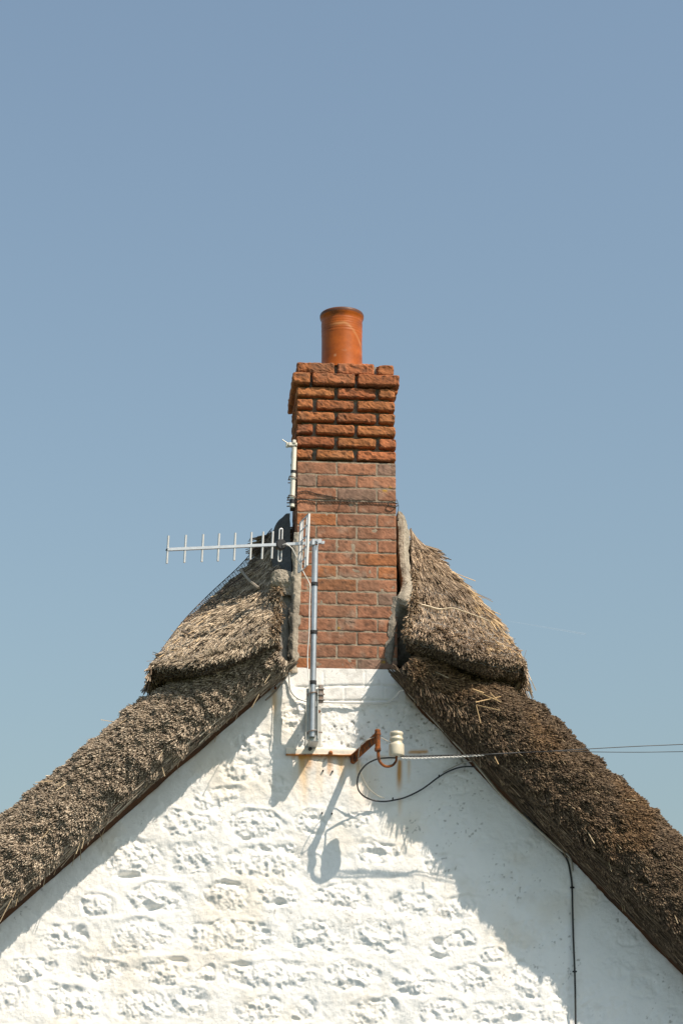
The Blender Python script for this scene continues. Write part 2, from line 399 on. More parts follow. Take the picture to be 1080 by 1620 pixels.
sw = MB(); sw.add([(XL, 6, -.1), (XR, 6, -.1), (XR, 6, zeR), (.04, 6, apex), (XL, 6, zeL)], [(3, 2, 1, 0)], [(4, 3, 0)], cw); sw.build('rear_wall', M['lime'], house)

# ---- chimney
zT, zB = U(546, 573.5)[2], U(546, 1062.5)[2]; CH = (zT-zB)/24
cxl, cxr = U(469.5, 880)[0], U(627, 880)[0]; CW = cxr-cxl; sc = CW/.5525
DEP = .44
b_l, b_h, jt = .215*sc, .1025*sc, .0085*sc
LICH = {q: U(*q) for q in ((535, 993), (585, 915), (608, 776), (617, 772), (606, 1048), (520, 1052))}
def brick(mb, c, size, r, amp, colr, seed, lowrough=False):
    n = (max(3, int(size[0]/.011)), max(3, int(size[1]/.016)), max(3, int(size[2]/.008)))
    hs_ = np.array(size)/2
    for ax in range(3):
        a, b = [i for i in range(3) if i != ax]
        A, B = np.meshgrid(np.linspace(-1, 1, n[a]+1), np.linspace(-1, 1, n[b]+1), indexing='ij')
        # crowd samples near the arrises
        A = np.sign(A)*np.abs(A)**.85; B = np.sign(B)*np.abs(B)**.85
        for sg in (-1, 1):
            if ax == 1 and sg == 1 and c[1] < .2: continue
            p = np.zeros(A.shape+(3,)); p[..., a] = A; p[..., b] = B; p[..., ax] = sg
            p = p*hs_; core = np.clip(p, -(hs_-r), hs_-r); d = p-core; L = np.linalg.norm(d, axis=-1, keepdims=True)+1e-9
            nrm = d/L; p = core+nrm*np.minimum(L, r)
            wpos = p+np.array(c)
            sp = wpos+seed*3.7
            dis = amp*(fbm(sp, 38, 4, 5, .6)*1.1+.35*fbm(sp, 150, 2, 6))
            if amp > .002:
                dis += amp*.7*(np.abs(fbm(sp*np.array([1, 1, .25]), 45, 2, 7)))*-1   # vertical drag creases
                dis -= amp*1.6*sstep(.35, .75, fbm(sp, 22, 2, 8))
            p = wpos+nrm*dis[..., None]
            f = fbm(sp, 30, 4, 9)[..., None]; f2 = fbm(sp, 90, 3, 10)[..., None]
            cc = np.array(colr)*(1+.34*f+.30*f2)
            cc = cc*(1+.30*fbm(wpos, 5, 4, 16)[..., None]); so = sstep(.05, .45, fbm(wpos*np.array([1, 1, .5]), 9, 3, 18))[..., None]*.38; cc = cc*(1-so)+np.array([.15, .10, .07])*so
            lm = (sstep(.25, .6, fbm(wpos, 16, 4, 27))*(amp < .004))[..., None]*.4; cc = cc*(1-lm)+np.array([.34, .27, .21])*lm
            dark = sstep(.22, .6, fbm(sp, 60, 3, 12))[..., None]*.65
            cc = cc*(1-dark)+np.array([.05, .035, .028])*dark
            if amp > .004:
                sp2 = sstep(.30, .5, fbm(sp, 130, 2, 14))[..., None]*.75; cc = cc*(1-sp2)+np.array([.06, .03, .02])*sp2
            for (lx, ly, lr) in ((535, 993, .012), (585, 915, .008), (608, 776, .014), (617, 772, .009), (606, 1048, .012), (520, 1052, .006)):
                if abs(LICH[(lx, ly)][2]-c[2]) < .06:
                    dl = np.linalg.norm((wpos-LICH[(lx, ly)])*np.array([1, .2, 1.2]), axis=-1)/lr+.5*fbm(sp, 110, 3, 15)
                    dl = sstep(1.0, .6, dl)[..., None]*.8; cc = cc*(1-dl)+np.array([.42, .24, .02])*dl
            gridmesh(mb, p, cc, flip=(sg == 1) ^ (ax == 1))
bk = MB(); k = 0
def lay(zc, shift, typ, ins, over=0.0, hgt=None, lean=0):
    """one ring of bricks; typ A or B bond"""
    global k
    x0, x1, y0, y1 = cxl+ins-over+lean, cxr-ins*.3+over+lean, ins*.0-over, DEP+over
    Wd, Dp = x1-x0, y1-y0; upper = shift
    s1 = (Wd-2*jt-b_h)/2
    front = [(0, s1), (s1+jt, 2*s1+jt), (2*s1+2*jt, Wd)]
    if typ == 'B': front = [(Wd-b, Wd-a) for a, b in front]
    boxes = []
    for i, (a, b) in enumerate(front):
        corner_h = (i == 2)
        boxes.append((x0+a, x0+b, y0, y0+(b_l if corner_h else b_h)))
    back = [(Wd-b, Wd-a) for a, b in front]
    for i, (a, b) in enumerate(back):
        boxes.append((x0+a, x0+b, y1-(b_l if i == 2 else b_h), y1))
    left_f, left_b = (b_l, b_h) if typ == 'B' else (b_h, b_l)
    yy0, yy1 = y0+left_f+jt, y1-left_b-jt
    if yy1-yy0 > .04: boxes.append((x0, x0+b_h, yy0, yy1))
    yy0, yy1 = y0+left_b+jt, y1-left_f-jt
    if yy1-yy0 > .04: boxes.append((x1-b_h, x1, yy0, yy1))
    hh = (CH-jt*.8) if not upper else CH*.75
    if hgt: hh = hgt
    for (a, b, c, d) in boxes:
        k += 1; r1, r2, r3 = rng.random(3)
        if upper:
            colr = np.array([.34, .125, .052])*(.88+.25*r1); colr[1] *= .95+.15*r2
            g_ = .008*rng.random(); rr, amp = .011, .0060
            brick(bk, ((a+b)/2, (c+d)/2, zc+(rng.random()-.5)*.003), (b-a-g_-.004, d-c, hh-.003*r3), rr, amp, colr, k)
        else:
            t = r1
            colr = np.array([.33, .152, .088])*(1-t)+np.array([.27, .128, .078])*t
            if r2 > .80: colr = np.array([.31, .125, .055])
            elif r2 < .06: colr = np.array([.24, .15, .11])
            colr = colr*(.88+.25*r3)
            brick(bk, ((a+b)/2+.001*(r2-.5), (c+d)/2+.004*(r3-.5), zc+(r1-.5)*.002), (b-a+.001, d-c, hh-.001), .0045, .0024, colr, k)
for i in range(24):
    zc = zT-(i+.5)*CH; typ = 'A' if i % 2 == 0 else 'B'
    if i == 0: lay(zc, True, 'A', .0, .004, hgt=CH*.93, lean=-.006)
    elif i == 1: lay(zc+.003, True, 'B', 0, .030, hgt=CH*.9, lean=-.003)
    elif i < 8: lay(zc+.005, True, typ, 0, .007+.004*rng.random(), lean=-.004)
    else: lay(zc, False, typ, 0, 0)
chim = bk.build('chimney', M['brick'], house)
mo = MB()
def mortar_shell(x0, x1, y0, y1, z0, z1, amp, colr, seed=0):
    n = (int((x1-x0)/.012)+1, int((y1-y0)/.02)+1, int((z1-z0)/.010)+1)
    for (ax, sg) in ((1, -1), (0, -1), (0, 1), (1, 1), (2, 1)):
        a, b = [i for i in range(3) if i != ax]; lo = np.array([x0, y0, z0]); hi = np.array([x1, y1, z1])
        A, B = np.meshgrid(np.linspace(lo[a], hi[a], n[a]), np.linspace(lo[b], hi[b], n[b]), indexing='ij')
        p = np.zeros(A.shape+(3,)); p[..., a] = A; p[..., b] = B; p[..., ax] = lo[ax] if sg < 0 else hi[ax]
        cc = np.array(colr)*(1+.2*fbm(p, 40, 3, seed+2)[..., None])
        dk = sstep(.15, .5, fbm(p, 14, 3, seed+3))[..., None]*.45; cc = cc*(1-dk)+np.array([.10, .085, .07])*dk
        edge = np.ones(A.shape); edge[[0, -1], :] = 0; edge[:, [0, -1]] = 0
        p[..., ax] += amp*sg*fbm(p, 45, 4, seed)*edge
        gridmesh(mo, p, cc, flip=(sg == 1) ^ (ax == 1))
zJ = zT-8*CH
mortar_shell(cxl+.024, cxr-.034, .036, DEP-.02, zJ-.0, zT-.006, .005, (.27, .25, .21), 3)
mortar_shell(cxl+.002, cxr-.002, .0035, DEP-.002, zB-.012, zJ+.002, .0035, (.30, .245, .185), 8)
# flaunching on the top round the pot
pcx, pcy = U(540.5, 575, -.2)[0], .2
mo.lathe((pcx, pcy, zT-.01), [(.19, 0), (.17, .006), (.135, .016), (.10, .02)], 28, (.34, .31, .26))
mo.build('mortar', M['mortar'], chim)
# pot
pr = .118; zp = zT-.005; ztop = U(540.5, 500.5, -.2)[2]
H = ztop-zp; prof = []
for t in np.linspace(0, 1, 64):
    r = pr*(1.02-.02*sstep(0, .3, t))-.002*sin(pi*t)
    if t > .66: r += .0016*sin((t-.66)*2*pi*26)                         # throwing rings
    if t > .90: r = pr+.0085*sstep(.90, .975, t)
    prof.append((r, t*H))
prof += [(pr+.006, H+.006), (pr-.006, H+.006), (pr-.018, H-.002), (pr-.018, 0)]
pt = MB(); pt.lathe((pcx, pcy, zp), prof, 96)
V = pt.V[0]; sp = V*np.array([1, 1, 1]); tz = (V[:, 2]-zp)/H; ang = np.arctan2(V[:, 0]-pcx, -(V[:, 1]-pcy))
c = np.ones((len(V), 3))*np.array([.36, .085, .008])
f = fbm(V*np.array([1, 1, 4]), 7, 4, 5)[:, None]; c = c*(1+.28*f)
f = sstep(.0, .5, fbm(V*np.array([1, 1, 9]), 5, 3, 8))[:, None]*.3; c = c*(1-f)+np.array([.34, .085, .018])*f
sm = (np.exp(-((tz-(.76-.28*(np.clip(ang-.1, 0, 2))**1.3-.02*np.abs(ang)))/.022)**2)*sstep(-.9, -.1, ang)*(.55+.45*fbm(V, 30, 3, 9)))[:, None]*.75
c = c*(1-sm)+np.array([.62, .36, .16])*sm
dr = (sstep(.42, .6, fbm(V, 34, 2, 14))*sstep(.4, .1, tz))[:, None]*.6; c = c*(1-dr)+np.array([.60, .42, .26])*dr
mo_ = (sstep(.1, .5, fbm(V, 16, 4, 21)))[:, None]*.3; c = c*(1-mo_)+np.array([.20, .06, .02])*mo_
rim = np.clip(sstep(.955, .975, tz)*1.1+.8*sstep(-.1, .4, fbm(V, 14, 3, 19))*sstep(.80, .95, tz), 0, 1)[:, None]*.8; c = c*(1-rim)+np.array([.05, .035, .028])*rim
pt.C[0] = c
pt.build('chimney_pot', M['pot'], chim, smooth=True)

# ---- surfaces given by control grids
def bilin(G, m, n):
    """smooth resample of control grid G (a,b,3) to (m,n,3), Catmull-Rom both ways"""
    def rs(A, m):
        a = len(A); t = np.linspace(0, a-1, m); i = np.minimum(t.astype(int), a-2); f = (t-i).reshape((-1,)+(1,)*(A.ndim-1))
        p = np.concatenate([2*A[:1]-A[1:2], A, 2*A[-1:]-A[-2:-1]]); p0, p1, p2, p3 = p[i], p[i+1], p[i+2], p[i+3]
        return .5*(2*p1+(p2-p0)*f+(2*p0-5*p1+4*p2-p3)*f*f+(3*p1-p0-3*p2+p3)*f**3)
    return rs(rs(np.asarray(G, float), m).swapaxes(0, 1), n).swapaxes(0, 1)
def normals(P):
    a = np.gradient(P, axis=0); b = np.gradient(P, axis=1); n = np.cross(a, b)
    return n/(np.linalg.norm(n, axis=-1, keepdims=True)+1e-12)
class Surf:
    def __init__(s, P, outward=(0, -1, .3)):
        s.P = P; s.N = normals(P)
        if (s.N@np.array(outward)).mean() < 0: s.N = -s.N
        a = P[1:, :-1]-P[:-1, :-1]; b = P[:-1, 1:]-P[:-1, :-1]; s.area = np.linalg.norm(np.cross(a, b), axis=-1)
    def sample(s, N, i0=0, i1=None, j0=0, j1=None, weight=None):
        A = s.area.copy(); m = np.zeros_like(A); m[i0:i1, j0:j1] = 1; A *= m
        if weight is not None: A *= weight[:-1, :-1]
        c = np.cumsum(A.ravel()); k_ = np.searchsorted(c, rng.random(N)*c[-1]); i, j = np.unravel_index(np.minimum(k_, A.size-1), A.shape)
        u, v = rng.random((2, N, 1)); P = s.P
        def g(F): return F[i, j]*(1-u)*(1-v)+F[i+1, j]*u*(1-v)+F[i, j+1]*(1-u)*v+F[i+1, j+1]*u*v
        di = P[i+1, j]-P[i, j]; dj = P[i, j+1]-P[i, j]
        di /= np.linalg.norm(di, axis=1)[:, None]+1e-12; dj /= np.linalg.norm(dj, axis=1)[:, None]+1e-12
        return g(P), g(s.N), di, dj, i+u[:, 0], j+v[:, 0]
def pal(N, cols, w, jit=.25):
    cols = np.array(cols); k_ = rng.choice(len(cols), N, p=np.array(w)/sum(w)); c = cols[k_]
    return c*(1+jit*(rng.random((N, 1))-.5)*2)

# ---- main thatch: verge swept down each slope
def verge(side):
    if side == 'L':
        sx = np.concatenate([np.linspace(462, 0, 150), np.linspace(-4, -420, 90)]); per = np.array([-.65, -.76])
        prof = [(-6, -.05), (0, .0), (7, .02), (12, .11), (17, .18), (30, .235), (60, .26), (95, .245), (117, .19), (128, .10), (132, -.02)]
        A = [(x, A_left(x)) for x in sx]; tk = [np.interp(x, [0, 290, 330, 426, 455], [.91, .90, .83, .62, .50]) for x in sx]; ok = [1]*len(sx)
    else:
        sx = np.concatenate([np.linspace(622, 1090, 150), np.linspace(1094, 1500, 90)]); per = np.array([.71, -.704])
        prof = [(-6, -.05), (0, .0), (7, .07), (16, .17), (28, .25), (45, .31), (80, .345), (115, .33), (138, .27), (149, .17), (153, .02)]
        A = [(x, float(A_right(x))) for x in sx]; ok = [np.interp(x, [628, 760, 900], [.80, .93, 1.0]) for x in sx]; tk = [np.interp(x, [628, 664, 715, 750, 780], [.38, .58, .81, .90, .94]) for x in sx]
    prof = np.array(prof); G = []
    m = 70; ps = bilin(np.dstack([prof[:, 0:1], prof[:, 1:2], prof[:, 0:1]*0])[:, :, :], m, 1)[:, 0] if False else None
    t = np.linspace(0, len(prof)-1, m); pt_ = np.interp(t, range(len(prof)), prof[:, 0]); po = np.interp(t, range(len(prof)), prof[:, 1])
    ker = np.array([1, 2, 3, 2, 1.])/9
    for _ in range(2):
        pt_[2:-2] = np.convolve(pt_, ker, 'valid'); po[2:-2] = np.convolve(po, ker, 'valid')
    for (ax, ay), kk, dk_ in zip(A, tk, ok):
        row = []
        for a_, o_ in zip(pt_, po):
            q = np.array([ax, ay])+per*a_*kk
            row.append(U(q[0], q[1], o_*dk_))
        G.append(row)
    return np.array(G), m
roofmb = MB()
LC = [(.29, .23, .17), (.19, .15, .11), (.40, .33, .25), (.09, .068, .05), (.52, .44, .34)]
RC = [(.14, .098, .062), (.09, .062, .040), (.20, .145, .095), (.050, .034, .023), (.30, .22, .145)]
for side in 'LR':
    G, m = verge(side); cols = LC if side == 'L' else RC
    N_ = normals(G); 
    if (N_@np.array([0, -1, .1])).mean() < 0: N_ = -N_
    face = np.zeros(G.shape[:2]); face[:, 22:] = 1; face = sstep(16, 30, np.arange(m))[None, :]*np.ones(G.shape[:2])
    lump = fbm(G, 5, 3, 11)*.020+fbm(G, 17, 3, 12)*.012
    # clefts that run down the slope
    sl = (G[0, 30]-G[-1, 30]); sl /= np.linalg.norm(sl); along = G@sl; acr = np.cross(N_[100, 40], sl); across = G@acr
    q = np.stack([along*.28, across, across*0], -1)
    cleft = sstep(.30, .62, fbm(q, 15, 3, 14))*sstep(-.05, .3, fbm(G, 2.6, 2, 15))
    G = G+N_*((lump+.009*fbm(G, 48, 3, 13)-cleft*.045)*(.25+.75*face))[..., None]
    sf = Surf(G, (0, -1, .1))
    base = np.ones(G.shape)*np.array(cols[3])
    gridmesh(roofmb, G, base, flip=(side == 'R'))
    # roof plane running back from the verge, and the underside
    top, bot = G[:, -1], G[:, 0]
    for edge, zoff in ((top, .0), (bot, 0)):
        ys = [0, .25, .8, 2, 4, 6.2]; B = np.stack([edge+np.array([0, yy, 0]) for yy in ys], 1)
        B += (fbm(B, 3, 3, 5)*.02)[..., None]*np.array([0, 0, 1]); B[:, 0] = edge
        gridmesh(roofmb, B, np.ones(B.shape)*np.array(cols[1]), flip=(side == 'R') ^ (edge is bot))
        if edge is top:
            sb = Surf(bilin(B, 60, 60), (0, 0, 1)); p_, n_, a_, b_, i_, j_ = sb.sample(14000, j0=6)
            dd = a_*(1 if a_[0, 2] < 0 else -1)+n_*.25+rng.normal(size=(14000, 3))*.1
            straws(roofmb, p_, dd, rng.uniform(.03, .09, 14000), rng.uniform(.003, .006, 14000), pal(14000, cols, (4, 4, 3, 2.5, .8)))
    tb = [top[-1], bot[-1]]; e = G[-1]; c0 = e.mean(0)       # eave end
    back = e+np.array([0, 6.2, 0])
    E = np.stack([e, back], 1); gridmesh(roofmb, E[:, :, :], np.ones(E.shape)*np.array(cols[1]))
    quadV = [top[-1], bot[-1], bot[-1]+np.array([0, 6.2, 0]), top[-1]+np.array([0, 6.2, 0])]
    roofmb.add(quadV, [(0, 1, 2, 3)], (), cols[1])
    down = -sl if sl[2] > 0 else sl      # pointing down the slope
    # cut reed ends over the face
    NN = 88000 if side == 'L' else 95000
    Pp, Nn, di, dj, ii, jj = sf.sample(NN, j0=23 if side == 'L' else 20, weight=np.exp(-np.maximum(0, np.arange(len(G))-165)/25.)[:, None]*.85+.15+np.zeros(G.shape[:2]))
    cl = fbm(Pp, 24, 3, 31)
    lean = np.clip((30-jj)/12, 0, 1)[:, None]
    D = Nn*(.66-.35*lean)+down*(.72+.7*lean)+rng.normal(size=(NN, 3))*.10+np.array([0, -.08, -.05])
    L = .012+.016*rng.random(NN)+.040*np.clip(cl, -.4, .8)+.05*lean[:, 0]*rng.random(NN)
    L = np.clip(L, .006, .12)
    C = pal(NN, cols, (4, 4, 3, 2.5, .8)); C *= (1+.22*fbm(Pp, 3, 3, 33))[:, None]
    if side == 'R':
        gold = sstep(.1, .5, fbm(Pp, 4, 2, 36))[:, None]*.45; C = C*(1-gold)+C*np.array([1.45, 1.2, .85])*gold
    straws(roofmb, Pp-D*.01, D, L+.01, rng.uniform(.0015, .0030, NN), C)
    # long reeds combed along the lip under the verge
    NS = 5200
    Pp, Nn, di, dj, ii, jj = sf.sample(NS, j0=20 if side == 'L' else 15, j1=32)
    D = down+rng.normal(size=(NS, 3))*.045+Nn*.01
    L = rng.uniform(.06, .20, NS)
    C = pal(NS, cols, (3, 4, 2, 3, 1))*(.95 if side == 'L' else .9)
    straws(roofmb, Pp+Nn*rng.uniform(0, .012, (NS, 1))-down*.05, D, L, rng.uniform(.0016, .003, NS), C)
    # strays
    NS = 80
    Pp, Nn, di, dj, ii, jj = sf.sample(NS, j0=12, i1=170)
    D = down*1.0+Nn*rng.uniform(.1, .9, (NS, 1))+rng.normal(size=(NS, 3))*.35+np.array([0, 0, -.35])
    straws(roofmb, Pp, D, rng.uniform(.04, .11, NS), rng.uniform(.0012, .002, NS), pal(NS, [(.5, .40, .26), (.4, .30, .18)], (1, 1)))
    if side == 'R':
        # frayed fringe hanging off the lip near the chimney (it throws the comb-like shadow on the wall)
        NS = 1500
        Pp, Nn, di, dj, ii, jj = sf.sample(NS, i0=6, i1=44, j0=22, j1=40)
        D = down*.55+np.array([-.12, -.45, -.55])+rng.normal(size=(NS, 3))*.22
        straws(roofmb, Pp, D, rng.uniform(.02, .10, NS)**1.0*(.4+.6*(fbm(Pp, 22, 2, 5) > .05)), rng.uniform(.0012, .0024, NS), pal(NS, RC, (3, 3, 2, 2, 1)))
        # broken straw bundle lying on the face
        for (a, b) in (((752,1093),(792,1111)),((792,1102),(752,1111)),((752,1115),(791,1124)),((775,1096),(786,1107)),((753,1116),(760,1144)),((747,1090),(765,1096)),((782,1197),(788,1209))):
            p0, p1 = U(a[0], a[1], .35), U(b[0], b[1], .36)
            straws(roofmb, p0[None], (p1-p0)[None], np.array([np.linalg.norm(p1-p0)]), np.array([.0028]), np.array([[.55, .38, .2]]))
    else:
        for (a, b) in (((257,1214),(261,1228)),((0,1459),(30,1400)),((205,1207),(222,1198)),((398,1120),(410,1098))):
            p0, p1 = U(a[0], a[1], .24), U(b[0], b[1], .25)
            straws(roofmb, p0[None], (p1-p0)[None], np.array([np.linalg.norm(p1-p0)]), np.array([.0024]), np.array([[.5, .38, .24]]))
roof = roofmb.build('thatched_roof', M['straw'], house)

# ---- rotten verge boards in the angle of wall and thatch
for side in 'LR':
    bb = MB(); xs = np.linspace(455, -420, 60) if side == 'L' else np.linspace(640, 1490, 60)
    rows = []
    for x in xs:
        y = A_left(x) if side == 'L' else float(A_right(x)); s_ = 1 if side == 'L' else -1
        wv = 1.2*noise(np.array([x, 0, 0]), .06, 3)
        p = np.array([x, y]); pr_ = np.array([-.65*s_, -.76]) if side == 'L' else np.array([.71, -.704])
        a = p-pr_*(2.5+wv); b = p+pr_*(12 if side == 'L' else 7)
        rows.append([U(a[0], a[1], .004), U(a[0], a[1], .022), U(b[0], b[1], .10 if side == 'L' else .07), U(b[0], b[1], .004)])
    gridmesh(bb, np.array(rows), flip=(side == 'R')); bb.build('verge_board', M['wood'], house)

# ---- ridge bonnets
BN = dict(
 L=[[(447,832,-.46),(442,834,-.52),(438,838,-.60),(432,843,-.68)],
    [(447,880,-.27),(432,884,-.36),(418,886,-.48),(402,889,-.62)],
    [(447,925,-.07),(418,930,-.24),(388,932,-.40),(352,934,-.60)],
    [(443,968,.12),(398,974,.02),(350,982,-.14),(296,986,-.42)],
    [(440,996,.30),(390,1015,.29),(320,1038,.24),(244,1046,.02)],
    [(440,1005,.32),(388,1026,.32),(318,1049,.27),(242,1058,.05)],
    [(440,1016,.27),(388,1043,.27),(318,1066,.22),(243,1073,.01)],
    [(442,1024,.06),(392,1053,.06),(325,1076,.02),(262,1084,-.1)]],
 R=[[(648,838,-.40),(652,845,-.44),(657,852,-.50),(664,860,-.58)],
    [(651,885,-.22),(672,890,-.26),(694,896,-.36),(713,906,-.50)],
    [(650,930,-.06),(690,938,-.10),(730,948,-.22),(765,962,-.42)],
    [(646,975,.12),(690,990,.10),(742,1002,.0),(800,1008,-.26)],
    [(643,997,.17),(690,1008,.27),(750,1028,.31),(826,1046,.08)],
    [(643,1005,.20),(690,1018,.31),(750,1038,.35),(829,1055,.10)],
    [(645,1019,.18),(690,1036,.27),(750,1057,.31),(822,1075,.06)],
    [(650,1028,.02),(694,1047,.06),(752,1068,.08),(812,1088,-.08)]])
cap = MB(); bonnets = {}
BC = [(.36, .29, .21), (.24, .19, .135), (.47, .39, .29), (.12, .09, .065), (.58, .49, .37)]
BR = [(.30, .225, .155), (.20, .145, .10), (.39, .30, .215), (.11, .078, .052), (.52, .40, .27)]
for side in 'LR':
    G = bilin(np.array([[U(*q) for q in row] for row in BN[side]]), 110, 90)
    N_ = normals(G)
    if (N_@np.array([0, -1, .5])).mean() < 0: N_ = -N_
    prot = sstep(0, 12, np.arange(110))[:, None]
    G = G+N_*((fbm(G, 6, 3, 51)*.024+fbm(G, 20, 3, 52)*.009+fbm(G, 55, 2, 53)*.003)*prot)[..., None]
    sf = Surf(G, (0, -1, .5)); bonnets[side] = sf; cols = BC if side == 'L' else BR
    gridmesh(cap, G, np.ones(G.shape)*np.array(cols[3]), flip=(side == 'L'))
    # combed reeds
    NN = 60000
    Pp, Nn, di, dj, ii, jj = sf.sample(NN, i1=74)
    fl = di+dj*.12*(1 if side == 'L' else .1)
    ed = sstep(64, 86, jj)[:, None]; D = fl+rng.normal(size=(NN, 3))*(.045-.025*ed)+Nn*(.035-.03*ed)
    L = rng.uniform(.03, .13, NN)*(1-.35*ed[:, 0])*np.clip((82-ii)/18, .16, 1)
    C = pal(NN, cols, (4, 3, 3, 2, 1.2)); C *= (1+.35*fbm(Pp, 5, 3, 55))[:, None]
    patch = (sstep(.2, .5, fbm(Pp, 6, 3, 57)))[:, None]*(.55 if side == 'L' else .2); C = C*(1-patch)+np.array([.08, .065, .05])*patch
    straws(cap, Pp+Nn*rng.uniform(-.004, .008, (NN, 1))-fl*.02, D, L, rng.uniform(.0010, .0021, NN), C)
    # cut butts round the rim and its underside
    NN = 15000
    Pp, Nn, di, dj, ii, jj = sf.sample(NN, i0=66)
    D = Nn*1.0+di*.35+rng.normal(size=(NN, 3))*.22
    straws(cap, Pp-D*.01, D, rng.uniform(.010, .032, NN), rng.uniform(.0020, .0034, NN), pal(NN, [c_ if side == 'R' else c_ for c_ in RC], (3, 3, 2, 2, .7)))
    # torn edge beside the chimney
    NN = 1500
    Pp, Nn, di, dj, ii, jj = sf.sample(NN, i0=20, i1=70, j0=0, j1=5)
    D = di+rng.normal(size=(NN, 3))*.2+Nn*.2
    straws(cap, Pp, D, rng.uniform(.03, .09, NN), rng.uniform(.0016, .003, NN), pal(NN, [(.26, .18, .11), (.14, .095, .06), (.38, .30, .21)], (1, 1, 1)))
    # long pale reeds along the silhouette
    NN = 1100 if side == 'R' else 150
    Pp, Nn, di, dj, ii, jj = sf.sample(NN, i0=8, i1=58, j0=66)
    D = di+rng.normal(size=(NN, 3))*.025+Nn*.0
    straws(cap, Pp+Nn*.004, D, rng.uniform(.06, .2, NN)*np.clip((84-ii)/20, .3, 1), rng.uniform(.0014, .0024, NN), pal(NN, [(.62, .46, .27), (.52, .38, .22), (.3, .2, .12)], (2, 2, 1)))
    NN = 60
    Pp, Nn, di, dj, ii, jj = sf.sample(NN, i0=50, i1=78, j0=70)
    D = di+rng.normal(size=(NN, 3))*.35+Nn*.5
    straws(cap, Pp, D, rng.uniform(.04, .09, NN), rng.uniform(.0010, .0016, NN), pal(NN, [(.5, .38, .22), (.2, .14, .09)], (1, 1)))
# the saddle of the ridge running back behind the stack
outl = [bonnets['L'].P[i, -1] for i in range(88, -1, -8)]; outr = [bonnets['R'].P[i, -1] for i in range(0, 89, 8)]
ap = (outl[-1]+outr[0])/2+np.array([0, .05, .10])
prof = np.array(outl+[ap]+outr)
ys = [0, .1, .4, 1, 2, 3.5, 5, 6.2]; B = np.stack([np.stack([prof[:, 0], np.maximum(prof[:, 1], 0)*0+prof[:, 1]*max(0, 1-yy/2)+yy, prof[:, 2]], -1) for yy in ys], 1)
B[:, 1:, 2] -= .045; B = bilin(B, 120, 60); B[:, 1:] += (fbm(B, 6, 3, 5)*.02)[:, 1:, None]*np.array([0, 0, 1]); gridmesh(cap, B, np.ones(B.shape)*np.array(BR[1]))
NN = 9000; sf = Surf(B, (0, 0, 1)); Pp, Nn, di, dj, ii, jj = sf.sample(NN, j1=14)
sg = np.where(Pp[:, :1] > 0, 1, -1); D = di*sg+rng.normal(size=(NN, 3))*.06
straws(cap, Pp, D, rng.uniform(.05, .15, NN), rng.uniform(.002, .0035, NN), pal(NN, BR, (4, 3, 3, 2, 1)))
ridge = cap.build('ridge_cap', M['straw'], roof)

# ---- chicken wire over the bonnets
def hexnet(sf_, iu, jv, cell, off, r, mat_, keepf=None, colr=(.3, .3, .3), sag=None):
    """hexagonal netting laid on a surface between index ranges"""
    i0, i1 = iu; j0, j1 = jv; P = sf_.P; Nn = sf_.N
    li = np.linalg.norm(np.diff(P[i0:i1, (j0+j1)//2], axis=0), axis=1).sum(); lj = np.linalg.norm(np.diff(P[(i0+i1)//2, j0:j1], axis=0), axis=1).sum()
    def at(a, b):
        ti = i0+(i1-1-i0)*a/li; tj = j0+(j1-1-j0)*b/lj
        if not (i0 <= ti < i1-1 and j0 <= tj < j1-1): return None
        i, j = int(ti), int(tj); u, v = ti-i, tj-j
        f = lambda F: F[i, j]*(1-u)*(1-v)+F[i+1, j]*u*(1-v)+F[i, j+1]*(1-u)*v+F[i+1, j+1]*u*v
        return f(P)+f(Nn)*(off+(sag(a/li, b/lj) if sag else 0))
    A, Bp = [], []; w_, h_ = cell, cell*.577
    for row in range(int(li/(h_*1.5))+1):
        for c_ in range(int(lj/w_)+1):
            x = (c_+.5*(row % 2))*w_; y = row*h_*1.5
            jt_ = noise(np.array([x*7, y*7, 1.]), 1, 4)*.15*cell
            for (a, b) in (((y, x), (y+h_, x)), ((y+h_, x), (y+h_*1.5, x+w_/2)), ((y+h_, x), (y+h_*1.5, x-w_/2))):
                p, q = at(a[0]+jt_, a[1]), at(b[0]+jt_, b[1])
                if p is not None and q is not None and (keepf is None or keepf(a[0]/li, a[1]/lj)): A.append(p); Bp.append(q)
    A, Bp = np.array(A), np.array(Bp); mb = MB(); D = Bp-A
    straws(mb, A, D, np.linalg.norm(D, axis=1), np.full(len(A), r), np.ones((len(A), 3))*np.array(colr))
    return mb
mb = hexnet(bonnets['R'], (30, 88), (1, 90), .034, .014, .0016, None)
mb.build('wire_netting', M['wire'], roof)
mb = hexnet(bonnets['L'], (40, 92), (1, 90), .030, .012, .0011, None); 
# taut sheet strung outside the left outline
rows = []
for (q, o_) in (((430,836),-.60),((383,891),-.58),((330,941),-.50),((287,986),-.38),((243,1046),-.02)):
    rows.append([U(q[0], q[1], o_), U(q[0]+8, q[1]+10, o_+.09), U(q[0]+30, q[1]+28, o_+.20)])
net = Surf(bilin(np.array(rows), 60, 12), (0, -1, .3))
m2 = hexnet(net, (0, 60), (0, 12), .026, .0, .0014, None)
e = net.P[:, 0]; m2.tube(e, .0025, 5)
m2.build('wire_netting', M['darkwire'], roof); mb.build('wire_netting', M['wire'], roof)

